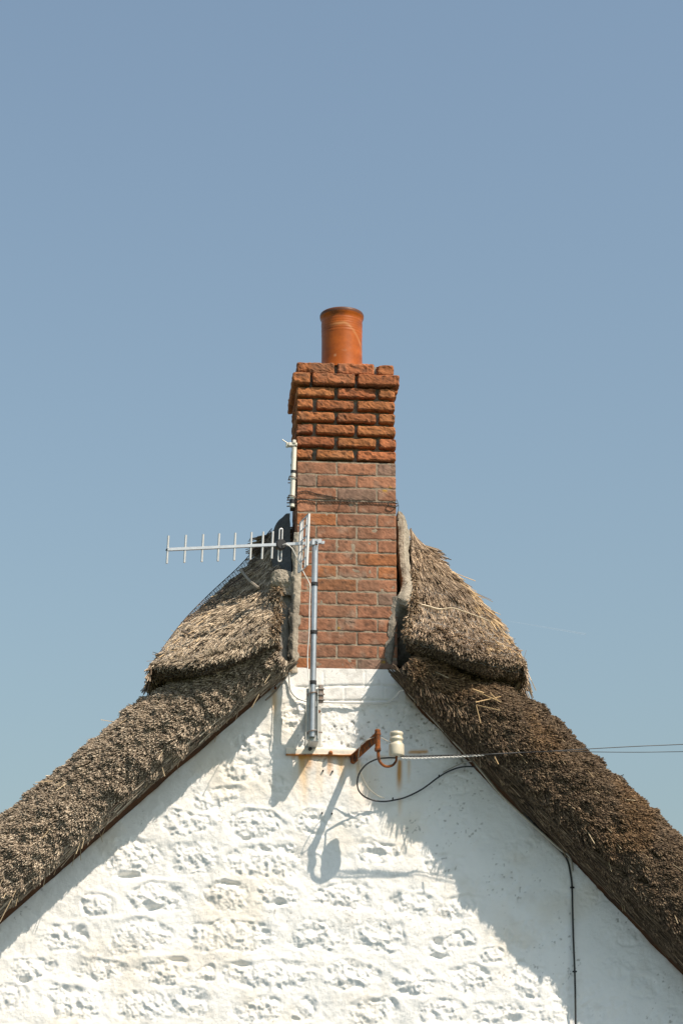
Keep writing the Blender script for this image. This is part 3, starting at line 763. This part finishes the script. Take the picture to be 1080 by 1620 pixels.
# ---- hazel liggers and dead sticks on the thatch
def ligger(pts, r, colr, n=8):
    mb = MB(); mb.tube(PX(pts, n), r, 6, colr); return mb.build('hazel_rod', M['straw'], roof)
ligger([(656,955,.05),(672,958,.045),(690,963,.035),(700,964,.02)], .0055, (.62, .52, .38))
ligger([(696,964,.04),(715,962,.02),(735,968,-.02),(757,976,-.08),(772,982,-.14)], .0035, (.5, .42, .3))
ligger([(793,1054,.14),(810,1056,.08),(828,1053,.02)], .0028, (.5, .45, .38))
ligger([(650,864,-.25),(664,869,-.28),(680,882,-.36),(690,893,-.42)], .003, (.16, .12, .09))
ligger([(381,902,-.36),(392,916,-.27),(401,924,-.22),(409,930,-.17)], .008, (.30, .26, .21))
ligger([(345,940,-.36),(365,925,-.40),(395,905,-.42),(415,893,-.42)], .004, (.08, .06, .05))
ligger([(288,998,-.2),(300,1004,-.12),(313,1012,-.06),(333,1000,-.1),(345,996,-.1)], .007, (.20, .15, .11))
ligger([(350,1000,-.0),(356,1010,.03),(362,1022,.07)], .005, (.30, .30, .31))
ligger([(440,1074,.05),(447,1068,.05),(462,1060,.04)], .004, (.30, .22, .14))
ligger([(404,1100,.16),(425,1083,.13),(452,1064,.09)], .004, (.36, .27, .17))
ligger([(420,1108,.05),(437,1092,.05),(455,1066,.04)], .005, (.26, .22, .17))
ligger([(432,1058,.1),(445,1062,.1),(456,1067,.1)], .0028, (.5, .4, .28))

# ---- cement fillets each side of the stack
def fillet(ctrl, m, n, amp, colr, seed, flip=False, thick=.06, edgeamp=.0):
    G = bilin(np.array([[U(*q) for q in row] for row in ctrl]), m, n); N_ = normals(G)
    if (N_@np.array([0, -1, .1])).mean() < 0: N_ = -N_
    G = G+N_*(amp*fbm(G, 22, 5, seed, .62)+amp*.5*fbm(G, 7, 2, seed+1))[..., None]
    if edgeamp:
        tj = normals(G)*0+(G[:, -1:]-G[:, :1])/np.linalg.norm(G[:, -1:]-G[:, :1], axis=-1, keepdims=True)
        e = (np.arange(n)/(n-1)*2-1)[None, :]; e = np.sign(e)*np.abs(e)**3
        G = G+tj*(edgeamp*fbm(G, 26, 4, seed+3)*e)[..., None]
    cc = np.array(colr)*(1+.18*fbm(G, 18, 4, seed+5)[..., None])
    dk = sstep(.15, .5, fbm(G, 11, 3, seed+6))[..., None]*.35; cc = cc*(1-dk)+np.array([.14, .12, .10])*dk
    mb = MB(); fl = (normals(G)@np.array([0, -1, .1])).mean() > 0
    gridmesh(mb, G, cc, flip=not fl)
    back = G+np.array([0, thick, 0])
    for E, E2, c_ in ((G[0], back[0], cc[0]), (G[-1], back[-1], cc[-1]), (G[:, 0], back[:, 0], cc[:, 0]), (G[:, -1], back[:, -1], cc[:, -1])):
        gridmesh(mb, np.stack([E, E2], 1), np.stack([c_, c_], 1))
    gridmesh(mb, back, cc, flip=fl)
    return mb.build('cement_fillet', M['mortar'], chim)
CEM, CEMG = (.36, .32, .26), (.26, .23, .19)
# right: smooth upstand, blob, and the shaded lower wedge
fillet([[(629,809,-.26),(633,809,-.26),(637,813,-.26),(642,824,-.30)],[(630,835,-.23),(635,835,-.22),(641,838,-.22),(648,848,-.28)],
        [(631,868,-.17),(636,868,-.16),(641,870,-.16),(647,876,-.22)],[(634,900,-.11),(639,900,-.10),(644,902,-.10),(650,908,-.15)],
        [(636,925,-.05),(643,925,-.03),(651,928,-.03),(660,934,-.08)],[(629,943,.01),(639,944,.045),(649,948,.045),(659,950,.0)],
        [(631,955,.015),(640,958,.045),(648,960,.045),(657,962,.0)]], 110, 44, .009, (.33, .29, .23), 3, thick=.12, edgeamp=.008)
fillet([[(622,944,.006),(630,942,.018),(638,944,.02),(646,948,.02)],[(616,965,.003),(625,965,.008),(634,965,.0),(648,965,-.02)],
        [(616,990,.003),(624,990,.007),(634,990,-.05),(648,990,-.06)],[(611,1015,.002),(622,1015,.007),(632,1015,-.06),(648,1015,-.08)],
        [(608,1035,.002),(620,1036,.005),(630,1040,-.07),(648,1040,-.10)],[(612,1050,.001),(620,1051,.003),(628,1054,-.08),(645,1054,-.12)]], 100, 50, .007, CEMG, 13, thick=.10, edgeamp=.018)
# left: ragged band smeared on the brick edge
fillet([[(467,842,.004),(470,842,.010),(474,842,.010),(479,842,.004)],[(464,870,.004),(468,870,.014),(474,870,.012),(479,870,.004)],
        [(463,900,.004),(467,900,.016),(473,900,.012),(477,900,.004)],[(460,930,.004),(465,930,.02),(471,930,.016),(476,930,.004)],
        [(458,965,.0),(464,965,.018),(470,965,.014),(474,965,.004)],[(457,1010,.0),(463,1010,.018),(468,1010,.014),(473,1010,.004)],
        [(457,1045,.0),(462,1045,.018),(467,1045,.014),(472,1045,.004)],[(457,1064,.0),(461,1064,.016),(466,1064,.012),(471,1064,.004)]], 130, 26, .007, CEM, 23, thick=.05, edgeamp=.016)
fillet([[(431,906,-.05),(441,901,-.04),(452,902,-.03),(464,906,-.02)],[(430,918,-.045),(441,916,-.02),(453,916,-.01),(466,918,.004)],
        [(434,930,-.06),(444,929,-.03),(455,929,-.02),(467,931,.006)],[(446,941,-.06),(452,941,-.03),(458,941,-.02),(468,944,.006)]], 56, 56, .012, CEM, 33, thick=.14, edgeamp=.02)
fillet([[(445,925,-.09),(450,925,-.07),(456,925,-.07),(463,925,-.07)],[(446,960,-.05),(450,960,-.045),(456,960,-.045),(462,960,-.045)],
        [(444,1000,-.04),(449,1000,-.035),(455,1000,-.035),(461,1000,-.035)],[(442,1035,-.035),(448,1035,-.03),(454,1035,-.03),(461,1035,-.03)],
        [(443,1066,-.03),(449,1066,-.03),(454,1066,-.03),(461,1066,-.03)]], 90, 20, .004, (.38, .35, .31), 43, thick=.08)
# cement upstand behind, left; the chimney's shade is put into its dark grey
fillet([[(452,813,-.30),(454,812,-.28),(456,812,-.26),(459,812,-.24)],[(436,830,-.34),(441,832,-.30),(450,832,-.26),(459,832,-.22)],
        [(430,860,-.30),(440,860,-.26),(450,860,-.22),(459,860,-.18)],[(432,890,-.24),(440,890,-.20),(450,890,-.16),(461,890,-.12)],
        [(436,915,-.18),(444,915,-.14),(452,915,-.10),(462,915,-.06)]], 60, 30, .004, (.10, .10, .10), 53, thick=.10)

# ---- tie bar bleeding rust through the paint
tb = MB(); a, b = U(452, 1191.5, .018), U(566, 1191.5, .018)
V_ = []
n_ = 90; rows = []
for t in np.linspace(0, 1, n_):
    p = U(452+114*t, 1190+.4*sin(t*9)+t*1.0, .0); hz = .020
    rows.append([p+np.array([0, .01, hz]), p+np.array([0, -.022, hz*.95]), p+np.array([0, -.024, -hz*.5]), p+np.array([0, -.022, -hz*.95]), p+np.array([0, .01, -hz])])
G = bilin(np.array(rows), 180, 22); G[..., 1] -= .003*fbm(G, 25, 4, 77)
f = np.broadcast_to(np.linspace(0, 1, 22)[None, :], G.shape[:2])
rr = np.clip(sstep(.48, .64, f+.12*fbm(G, 14, 3, 78))+sstep(.25, .55, fbm(G, 16, 3, 79))*.7*(f > .1), 0, 1)[..., None]
cc = np.array([.78, .71, .60])*(1-rr)+np.array([.50, .18, .035])*rr
dk = sstep(.2, .5, fbm(G, 30, 3, 80))[..., None]*rr*.7; cc = cc*(1-dk)+np.array([.08, .035, .02])*dk
gridmesh(tb, G, cc)
tb.lathe(U(523, 1191, .03), [(.001, .012), (.008, .010), (.011, .004), (.012, -.006)], 12, (.30, .10, .025), axis=(0, -1, 0))
tb.build('iron_tie_bar', M['rustpaint'], house, smooth=True)

# ------------------------------------------------------------------ television aerial
OM = .185
mb_top, mb_bot = U(498.5, 864, OM), U(493.5, 1166, OM)
aer = thing('television_aerial', tuple(U(497, 1178, 0)), 'silver multi element television aerial on a tall grey mast bracketed beside the chimney', 'aerial')
m_ = MB(); rr_ = .0165
m_.tube([mb_top, mb_bot], rr_, 28, caps=False)
m_.tube([mb_bot, mb_top], rr_-.003, 28, caps=False)
m_.build('mast', M['galv'], aer, smooth=True)
for y_ in (926, 1003, 1082):
    t = MB(); p = mb_top+(mb_bot-mb_top)*((y_-864)/302.); t.tube([p+np.array([0, 0, .010]), p-np.array([0, 0, .010])], rr_+.0022, 28); 
    t.box(p+np.array([-.008, -rr_-.002, 0]), (.010, .012, .014), bev=.002); t.build('cable_tie', M['black'], aer)
bL, bR = U(264.5, 869.5, .36), U(513, 858.5, .17)
bd = (bR-bL)/np.linalg.norm(bR-bL); F = frame(bd)   # z along the boom
bm = MB()
# element direction: near vertical, slightly leaning
ev = U(269, 850, .36)-U(262, 890, .36); ev[1] = 0; ev = ev-bd*np.dot(ev, bd)*.4; ev /= np.linalg.norm(ev)
sd = np.cross(bd, ev); RM = np.stack([bd, sd, ev], 1)
bm.box((bL+bR)/2, (np.linalg.norm(bR-bL), .015, .017), RM, bev=.0015)
bm.build('boom', M['galv'], aer)
EL = .152
for (ex, ey) in ((265.5,870),(292.5,868.5),(319.5,867),(344.5,866),(370,864.5),(395.5,863),(414,862),(429.5,861)):
    t_ = (ex-264.5)/(513-264.5); p = bL+(bR-bL)*t_
    e_ = MB(); e_.tube([p-ev*EL/2-sd*.001, p+ev*EL/2-sd*.001], .0060, 12); e_.build('director', M['alu'], aer, smooth=False)
    e_ = MB(); e_.box(p-sd*.003, (.018, .016, .012), RM, bev=.003); e_.build('element_clip', M['black'], aer)
# folded dipole
p = bL+(bR-bL)*((443-264.5)/248.5); loop = []
hw_ = .0085; hl = .083
for a in np.linspace(0, pi, 9): loop.append(p+ev*(hl+hw_*sin(a))+bd*hw_*cos(a))
for a in np.linspace(pi, 2*pi, 9): loop.append(p+ev*(-hl+hw_*sin(a))+bd*hw_*cos(a))
loop.append(loop[0]); d_ = MB(); d_.tube(np.array(loop)-sd*.01,        .0040, 10, caps=False); d_.build('folded_dipole', M['alu'], aer)
jb = MB(); jb.lathe(p-sd*.004, [(.0, .036), (.020, .036), (.026, .032), (.029, .022), (.029, -.012), (.024, -.018), (0, -.018)], 28, axis=-sd)
jb.lathe(p-sd*.004, [(.0, .040), (.012, .040), (.014, .034)], 20, axis=-sd)
jb.build('junction_box', M['black'], aer)
# reflector: upright frame across the boom
rf = MB(); rc = bL+(bR-bL)*((480-264.5)/248.5)
wdir = np.array([.05, -1.0, 0.0]); wdir = wdir/np.linalg.norm(wdir)
HH, WW = .145, .075
wd = sd if sd[1] < 0 else -sd
for s_ in (-1, -.45, .45, 1):
    o_ = rc+wd*WW*s_; rf.box(o_, (.005 if abs(s_) < 1 else .012, .011 if abs(s_) < 1 else .016, 2*HH), RM, bev=.001)
for s_ in (-1, -.62, -.2, .2, .62, 1):
    rf.box(rc+ev*HH*s_, (.0042, 2*WW, .008), RM, bev=.001)
rf.build('reflector', M['alu'], aer)
cl = MB(); pc = bL+(bR-bL)*((500-264.5)/248.5)
cl.box(pc+np.array([0, -.004, .004]), (.055, .036, .028), RM, bev=.004)
cl.box(pc+np.array([-.022, -.004, -.002]), (.022, .05, .036), RM, bev=.004)
cl.tube([pc+np.array([.006, -.03, .012]), pc+np.array([.006, -.03, -.03])], .003, 8)
cl.lathe(pc+np.array([.002, -.024, .004]), [(0, .008), (.007, .008), (.007, 0)], 6, axis=(0, -1, 0))
cl.build('mast_clamp', M['galv'], aer)
# wall bracket: channel upright stood off the wall on two arms
zU, zL = U(495, 1098, OM)[2], U(493, 1158, OM)[2]; mx = U(494, 1130, OM)[0]
br = MB()
pz = (zU+zL)/2
wp0, wp1 = U(500, 1118, 0)[2], U(500, 1196, 0)[2]; wc = (wp0+wp1)/2
br.box((mx+.016, -.012, wc), (.085, .007, abs(wp0-wp1)), bev=.002)                       # wall plate
top_c, bot_c = U(506, 1113, .1)[2], U(506, 1178, .09)[2]
V4 = [(mx+.030, -.012, top_c+.0), (mx+.030, -OM+.03, top_c+.015), (mx+.030, -OM+.03, bot_c+.03), (mx+.030, -.012, bot_c-.03)]
def slab(mb, V4, th):
    V4 = np.array(V4); mb.add(np.vstack([V4, V4+np.array([th, 0, 0])]), [(0, 1, 2, 3), (7, 6, 5, 4), (0, 4, 5, 1), (1, 5, 6, 2), (2, 6, 7, 3), (3, 7, 4, 0)])
armz = (top_c-.02, bot_c+.015)
for az in armz:                                                            # two arms
    br.box((mx+.012, -OM/2-.004, az), (.046, OM-.03, .034), bev=.003)
br.box((mx+.030, -OM+.028, pz+.0), (.006, .05, abs(zU-zL)+.07), bev=.001)  # right flange of the channel
br.box((mx+.002, -OM+.022, pz), (.056, .005, abs(zU-zL)+.07), bev=.001)
br.box((mx-.026, -OM+.034, pz), (.005, .026, abs(zU-zL)+.07), bev=.001)
br_o = br.build('wall_bracket', M['plate'], aer)
ck = MB(); ck.box((mx+.046, -OM+.02, zU+.005), (.024, .03, .095), bev=.003)
for dz in (.03, .0, -.028): ck.box((mx+.048, -OM+.004, zU+dz), (.032, .01, .006), bev=.001)
ck.build('clamp_jaw', M['oldsteel'], br_o)
for zz in (zU, zL):
    ub = MB(); pts = [np.array([mx-.024, -OM+.05, zz-.006]), np.array([mx-.024, -OM-.0, zz-.004])]
    for a in np.linspace(pi, 2*pi, 12): pts.append(np.array([mx+.0+.023*cos(a), -OM+.0+.023*sin(a), zz+.004*(1+cos(a))]))
    pts += [np.array([mx+.024, -OM+.05, zz+.008])]
    ub.tube(pts, .0032, 8); ub.box((mx+.038, -OM+.03, zz+.006), (.034, .007, .007), bev=.001); ub.build('u_bolt', M['oldsteel'], br_o)
for (bx, bz, by) in ((mx+.033, U(506, 1126, .1)[2], -.095), (mx-.006, bot_c-.012, -.03)):
    bo = MB(); bo.lathe((bx+.003, by, bz), [(0, .012), (.009, .012), (.010, 0)], 6, axis=(.5, -.8, 0)); bo.build('bolt', M['rust'] if bx > mx else M['black'], br_o)
# coax from the dipole box down the mast
cx = MB(); q = []
tail = [(447,862,.24),(453,861,.25),(462,868,.24),(470,884,.22),(476,897,.20),(482,909,.20),(489,922,.195),(490.5,928,.20),(489.5,960,.19),(489,1000,.195),(486.5,1035,.185),(487,1060,.19),(489,1082,.20),(489,1110,.17),(488,1150,.12),(487,1172,.06)]
cx.tube(PX(tail, 8), .0028, 8); tag(cx.build('coaxial_cable', M['white'], smooth=True), 'thin white coaxial cable running down the aerial mast from its black junction box', 'cable')

# white cable clipped across the foot of the chimney
wc_ = MB(); wc_.tube(PX([(457,1062,.03),(458,1080,.02),(461,1094,.02),(470,1104,.02),(482,1109,.02),(488,1110,.022),(515,1111,.022),(545,1111.5,.02),(590,1111.5,.02),(612,1111,.018),(624,1103,.03),(633,1093,.05),(641,1091,.06)], 8), .0052, 10)
tag(wc_.build('cable', M['white'], smooth=True), 'white painted cable clipped across the wall at the foot of the chimney', 'cable')

# ------------------------------------------------------------------ short old mast strapped to the stack's left corner
o_m = .03
st_ = thing('mast_stub', tuple(U(460, 802, 0)), 'short pale metal pole clamped to the upper left corner of the brick chimney', 'pole')
t = MB(); a, b = U(465.5, 708, o_m), U(461.8, 802, o_m); t.tube([a, b], .0140, 20, caps=False); t.tube([b, a], .0115, 20, caps=False); t.build('pole', M['palemetal'], st_, smooth=True)
for (y_, h_) in ((747, .008), (794, .012)):
    t = MB(); p = a+(b-a)*((y_-708)/94.); t.tube([p+np.array([0, 0, h_]), p-np.array([0, 0, h_])], .0155, 20); t.build('black_band', M['black'], st_)
for y_ in (756, 786):
    t = MB(); p = a+(b-a)*((y_-708)/94.); pts = []
    for an in np.linspace(-.3*pi, 1.3*pi, 16): pts.append(p+np.array([.021*cos(an-pi), -.021*abs(sin(an)) if True else 0, .006*cos(an)]))
    pts = [p+np.array([-.02, .05, .004])]+[p+np.array([.020*cos(an), .020*sin(an), -.006*cos(an)]) for an in np.linspace(pi, 2*pi, 12)]+[p+np.array([.024, .012, -.006])]
    t.tube(pts, .0034, 8); t.build('u_bolt', M['oldsteel'], st_)
t = MB(); p = U(464, 704, o_m)
t.box(p+np.array([-.004, 0, 0]), (.050, .030, .022), bev=.004); t.box(p+np.array([.004, -.004, .014]), (.020, .034, .022), bev=.004)
t.box(p+np.array([-.034, .01, .002]), (.014, .012, .028), bev=.002); t.tube([p+np.array([-.062, .0, .030]), p+np.array([-.032, .0, .010])], .0026, 6); t.tube([p+np.array([-.034, 0, .0]), p+np.array([.02, -.018, -.004])], .003, 6)
t.build('top_clamp', M['palemetal'], st_)
t = MB(); zc = U(455, 790, 0)[2]; zd = U(455, 756, 0)[2]
for z_ in (zc+.02, zc+.006, zc-.01, zc-.03): t.tube([(cxl-.055, .03, z_), (cxl+.0, .02, z_+.002)], .0035, 6)
t.box((cxl-.022, .05, zc-.002), (.026, .06, .08), bev=.003); t.build('corner_bracket', M['darkwire'], st_)
t = MB(); t.box((cxl-.018, .05, zd-.005), (.022, .05, .07), bev=.003)
for z_ in (zd, zd-.018): t.tube([(cxl-.050, .03, z_), (cxl+.0, .03, z_)], .003, 6)
t.build('corner_bracket', M['darkwire'], st_)

# lashing wire round the chimney
lw = MB()
def twisted(pts, r, sep, pitch, mb, col=None, n=12):
    P_ = PX(pts, n); d = np.concatenate([[0], np.cumsum(np.linalg.norm(np.diff(P_, axis=0), axis=1))]); N2 = int(d[-1]/(pitch/10))
    s_ = np.linspace(0, d[-1], N2); Q_ = np.stack([np.interp(s_, d, P_[:, i]) for i in range(3)], 1)
    tg = np.gradient(Q_, axis=0); tg /= np.linalg.norm(tg, axis=1)[:, None]; u = np.cross(tg, [0, 1, 0]); u /= np.linalg.norm(u, axis=1)[:, None]; v = np.cross(tg, u)
    for ph in (0, pi):
        a = s_/pitch*2*pi+ph; mb.tube(Q_+sep*(np.cos(a)[:, None]*u+np.sin(a)[:, None]*v), r, 6, col)
twisted([(469,779,.008),(485,777,.006),(500,781,.006),(520,785,.006),(535,788,.006)], .0016, .0022, .03, lw)
twisted([(468,792,.012),(480,790,.006),(500,793,.006),(530,793,.006),(560,794,.006),(600,795,.006),(622,796,.008),(628,797,.006)], .0018, .0024, .035, lw)
lw.tube(PX([(541,787,.01),(538,797,.012),(536,806,.02)], 6), .002, 6)
lw.tube(PX([(628,797,.01),(617,793,.012),(614,799,.014),(622,802,.012),(629,800,.0)], 6), .003, 6)
lw.tube(PX([(627,790,.005),(630,800,.0),(629,812,-.02),(629,822,-.03)], 6), .0016, 6)
lw.tube(PX([(488,812,.01),(484,816,.014),(482,822,.02)], 6), .002, 6)
lw.box(U(628.5, 822, -.02), (.014, .012, .018), bev=.003)
tag(lw.build('lashing_wire', M['darkwire']), 'thin dark twisted wire lashed round the brick chimney below its rough courses', 'wire')

# ------------------------------------------------------------------ rusty iron bracket and insulator
OI = .315
rb = thing('iron_bracket', tuple(U(562, 1200, 0)), 'rusty iron arm with an upright pipe and hook sticking out of the white wall', 'bracket')
arm0, arm1 = U(556, 1203, .0), U(597, 1166, OI-.01)
t = MB(); P0 = np.array([arm0+(arm1-arm0)*s_ for s_ in np.linspace(0, 1, 14)]); ax_ = (arm1-arm0)/np.linalg.norm(arm1-arm0)
sd2 = np.cross(ax_, [0, 0, 1]); sd2 /= np.linalg.norm(sd2); up2 = np.cross(sd2, ax_); RM2 = np.stack([ax_, sd2, up2], 1)
t.box((arm0+arm1)/2, (np.linalg.norm(arm1-arm0), .010, .040), RM2, bev=.002)
t.box((arm0+arm1)/2+up2*.016, (np.linalg.norm(arm1-arm0)*.98, .034, .007), RM2, bev=.002)
t.box(arm0+ax_*.03, (.05, .03, .05), RM2, bev=.008)
t.build('arm', M['rust'], rb)
pz0, pz1 = U(597, 1154, OI), U(599, 1184, OI)
t = MB(); d_ = pz1-pz0
t.lathe(pz0, [(0, .0), (.012, .0), (.0145, -.004), (.0145, -.016), (.0165, -.018), (.0165, -.03), (.0145, -.032), (.0140, -.095), (.0165, -.098), (.0170, -.112), (.0130, -.116), (0, -.116)], 20)
t.build('socket_pipe', M['rust'], rb)
hk = MB(); p_ = pz0-np.array([0, 0, .112]); zi = U(627, 1204, OI)[2]
pts = PX([(598,1184,OI),(598.5,1198,OI),(602,1207,OI),(610,1212.5,OI),(620,1211,OI),(626,1204,OI),(627,1196,OI)], 6)
hk.tube(pts, np.linspace(.0085, .0055, len(pts)), 10); hk.build('hook', M['rust'], rb)
ic = U(627, 1196, OI); ins = MB(); s_ = 1/272.
ins.lathe((ic[0], ic[1], ic[2]), [(0, -.001), (.026, -.001), (.030, .0), (.0385, .001), (.0395, .006), (.0395, .055), (.037, .062), (.031, .067), (.029, .073), (.031, .079), (.0355, .084), (.0360, .090), (.033, .096), (.0295, .100), (.0305, .106), (.0345, .111), (.0350, .119), (.0315, .126), (.022, .129), (0, .130)], 40)
tag(ins.build('insulator', M['ceramic'], smooth=True), 'cream glazed ceramic insulator standing on the rusty hook', 'insulator')

# overhead wires off to the right
ow = MB(); twisted([(633,1196,OI),(665,1197.5,OI),(700,1196.5,OI+.005),(745,1195,OI+.012)], .0026, .0036, .03, ow)
ow.tube(PX([(745,1195,OI+.012),(800,1191.5,.335),(860,1189,.365),(935,1184.5,.40),(1010,1180.5,.42),(1090,1177,.44),(1300,1166,.6)], 8), .0022, 8)
tag(ow.build('overhead_wire', M['linewire']), 'upper of two wires stretched from the insulator across the right thatch', 'wire')
ow = MB(); ow.tube(PX([(628,1194,OI+.01),(640,1196,OI+.01),(700,1194.5,OI+.012),(745,1194,OI+.02),(800,1192,.345),(870,1188.5,.38),(935,1189.5,.42),(1010,1190,.43),(1090,1189,.45),(1300,1187,.61)], 8), .0018, 8)
tag(ow.build('overhead_wire', M['blackcable']), 'lower of two wires stretched from the insulator across the right thatch', 'wire')
ow = MB(); twisted([(632,1199,OI+.012),(660,1199.5,OI+.012),(700,1198,OI+.012),(735,1196.5,OI+.014),(765,1194.5,.325)], .0022, .0030, .04, ow)
tag(ow.build('wire_grip', M['white']), 'pale spiral wire grip wound round the wires next to the insulator', 'wire grip')
ow = MB(); ow.tube(PX([(602,1167,OI),(610,1171,OI),(617,1175,OI+.01),(624,1180,OI+.03)], 6), .0026, 8)
ow.tube(PX([(592,1166,OI-.02),(578,1172,.3),(570,1180,.25),(567,1196,.16),(567.5,1212,.12),(572,1228,.10),(582,1246,.08),(596,1258,.06),(608,1263,.04)], 8), .0024, 8)
tag(ow.build('tie_wire', M['greycable']), 'thin stiff wire looping from the rusty bracket arm down the wall', 'wire')
ow = MB(); ow.tube(PX([(626,1199,OI-.01),(612,1199,.30),(596,1201,.25),(580,1209,.2),(569,1222,.16),(565,1236,.13),(567,1250,.09),(576,1260,.06),(590,1266,.04),(606,1268,.03),(622,1266,.025),(642,1261,.022),(668,1248,.025),(694,1229,.03),(712,1219,.035),(730,1213.5,.05),(748,1213,.07),(765,1217,.09)], 8), .0042, 8)
for q in ((621,1264,.03),(694,1228,.035)): ow.box(U(*q), (.006, .02, .014), bev=.001)
tag(ow.build('black_cable', M['blackcable'], smooth=True), 'black cable looping below the insulator and rising to the right thatch', 'cable')
ow = MB(); ow.tube(PX([(700,1222,.03),(718,1213,.04),(735,1205.5,.05),(748,1204.5,.07)], 6), .003, 6)
tag(ow.build('bare_wire', M['greycable'], smooth=True), 'short grey wire arching above the black cable under the right thatch', 'wire')
# cables under the right verge
vc = MB(); pts = []
for x in (660, 690, 720, 755, 790, 830, 862, 885): pts.append((x, float(A_right(x))+1.5-6*(x < 760), .085+.008*(x % 3)))
pts += [(897,1352,.05),(903,1362,.04),(905,1378,.035)]
vc.tube(PX([(640,1092,.07)]+pts, 8), .0055, 8)
tag(vc.build('verge_cable', M['greycable'], smooth=True), 'grey cable running along the wall close under the right thatch verge', 'cable')
vc = MB(); vc.tube(PX([(765,1217,.09),(785,1238,.07),(812,1268,.055),(845,1304,.05),(872,1333,.045),(889,1350,.04),(897,1362,.03),(901,1378,.028),(904,1400,.026),(905,1440,.026),(906.5,1490,.026),(908.5,1540,.026),(909.5,1590,.026),(910,1640,.026),(912,1760,.026),(914,1900,.026)], 8), .0052, 8)
for y_ in (1404, 1537): vc.box(U(904.5+(y_-1404)*.028, y_, .028), (.022, .012, .008), bev=.001)
tag(vc.build('black_cable', M['blackcable'], smooth=True), 'black cable dropping straight down the shaded wall on the right', 'cable')
# hook eye and nail heads in the wall
he = MB(); p = U(435, 1090, .0); he.tube([p+np.array([0, .01, 0]), p+np.array([0, -.04, 0]), p+np.array([.0, -.05, -.012])], .005, 8)
tag(he.build('iron_nail', M['rust']), 'rusty iron nail in the white wall just under the left thatch', 'nail')
for (x_, y_, lb) in ((511,1219,'small dark screw plug, upper left of four below the tie bar'),(526,1220,'small dark screw plug, upper right of four below the tie bar'),(509.5,1286,'small dark screw plug, lower left of four below the tie bar'),(525,1287,'small dark screw plug, lower right of four below the tie bar')):
    sp_ = MB(); sp_.lathe(U(x_, y_, .012), [(0, .003), (.004, .003), (.0048, .0), (.0048, -.01)], 10, axis=(0, -1, 0))
    tag(sp_.build('screw_plug', M['black']), lb, 'screw plug', 'screw plugs below the tie bar')
# weed sprouting from the angle of thatch and chimney
wd_ = MB()
for i in range(16):
    p = U(450+rng.random()*5, 1052+rng.random()*6, .06); d = rng.normal(size=3)*.6+np.array([.2, -.3, .8]); d /= np.linalg.norm(d); sdv = np.cross(d, rng.normal(size=3)); sdv /= np.linalg.norm(sdv)
    l = .012+.016*rng.random(); nrm_ = np.cross(d, sdv)*.002
    wd_.add([p, p+d*l*.5+sdv*l*.28+nrm_, p+d*l, p+d*l*.5-sdv*l*.28+nrm_], [(0, 1, 2, 3)])
tag(wd_.build('weed', M['leaf']), 'tiny yellow green weed growing where the left thatch meets the chimney', 'weed')

# far contrail
def far(px_, py_, d): 
    r = FWD+RGT*(px_-540)/FPX-UPV*(py_-810)/FPX; return CAM+r*d
cm = bpy.data.materials.new('ice_trail'); cm.use_nodes = True; b = cm.node_tree.nodes['Principled BSDF']
b.inputs['Base Color'].default_value = (.9, .9, .9, 1); b.inputs['Alpha'].default_value = .05; b.inputs['Roughness'].default_value = 1
ct = MB(); pts = np.array([far(x_, 981+(x_-795)*.171, 7000) for x_ in np.linspace(800, 926, 30)]); ct.tube(pts, np.linspace(.6, 3.2, 30), 8)
tag(ct.build('contrail', cm), 'faint short white aircraft trail in the blue sky right of the chimney', 'contrail')
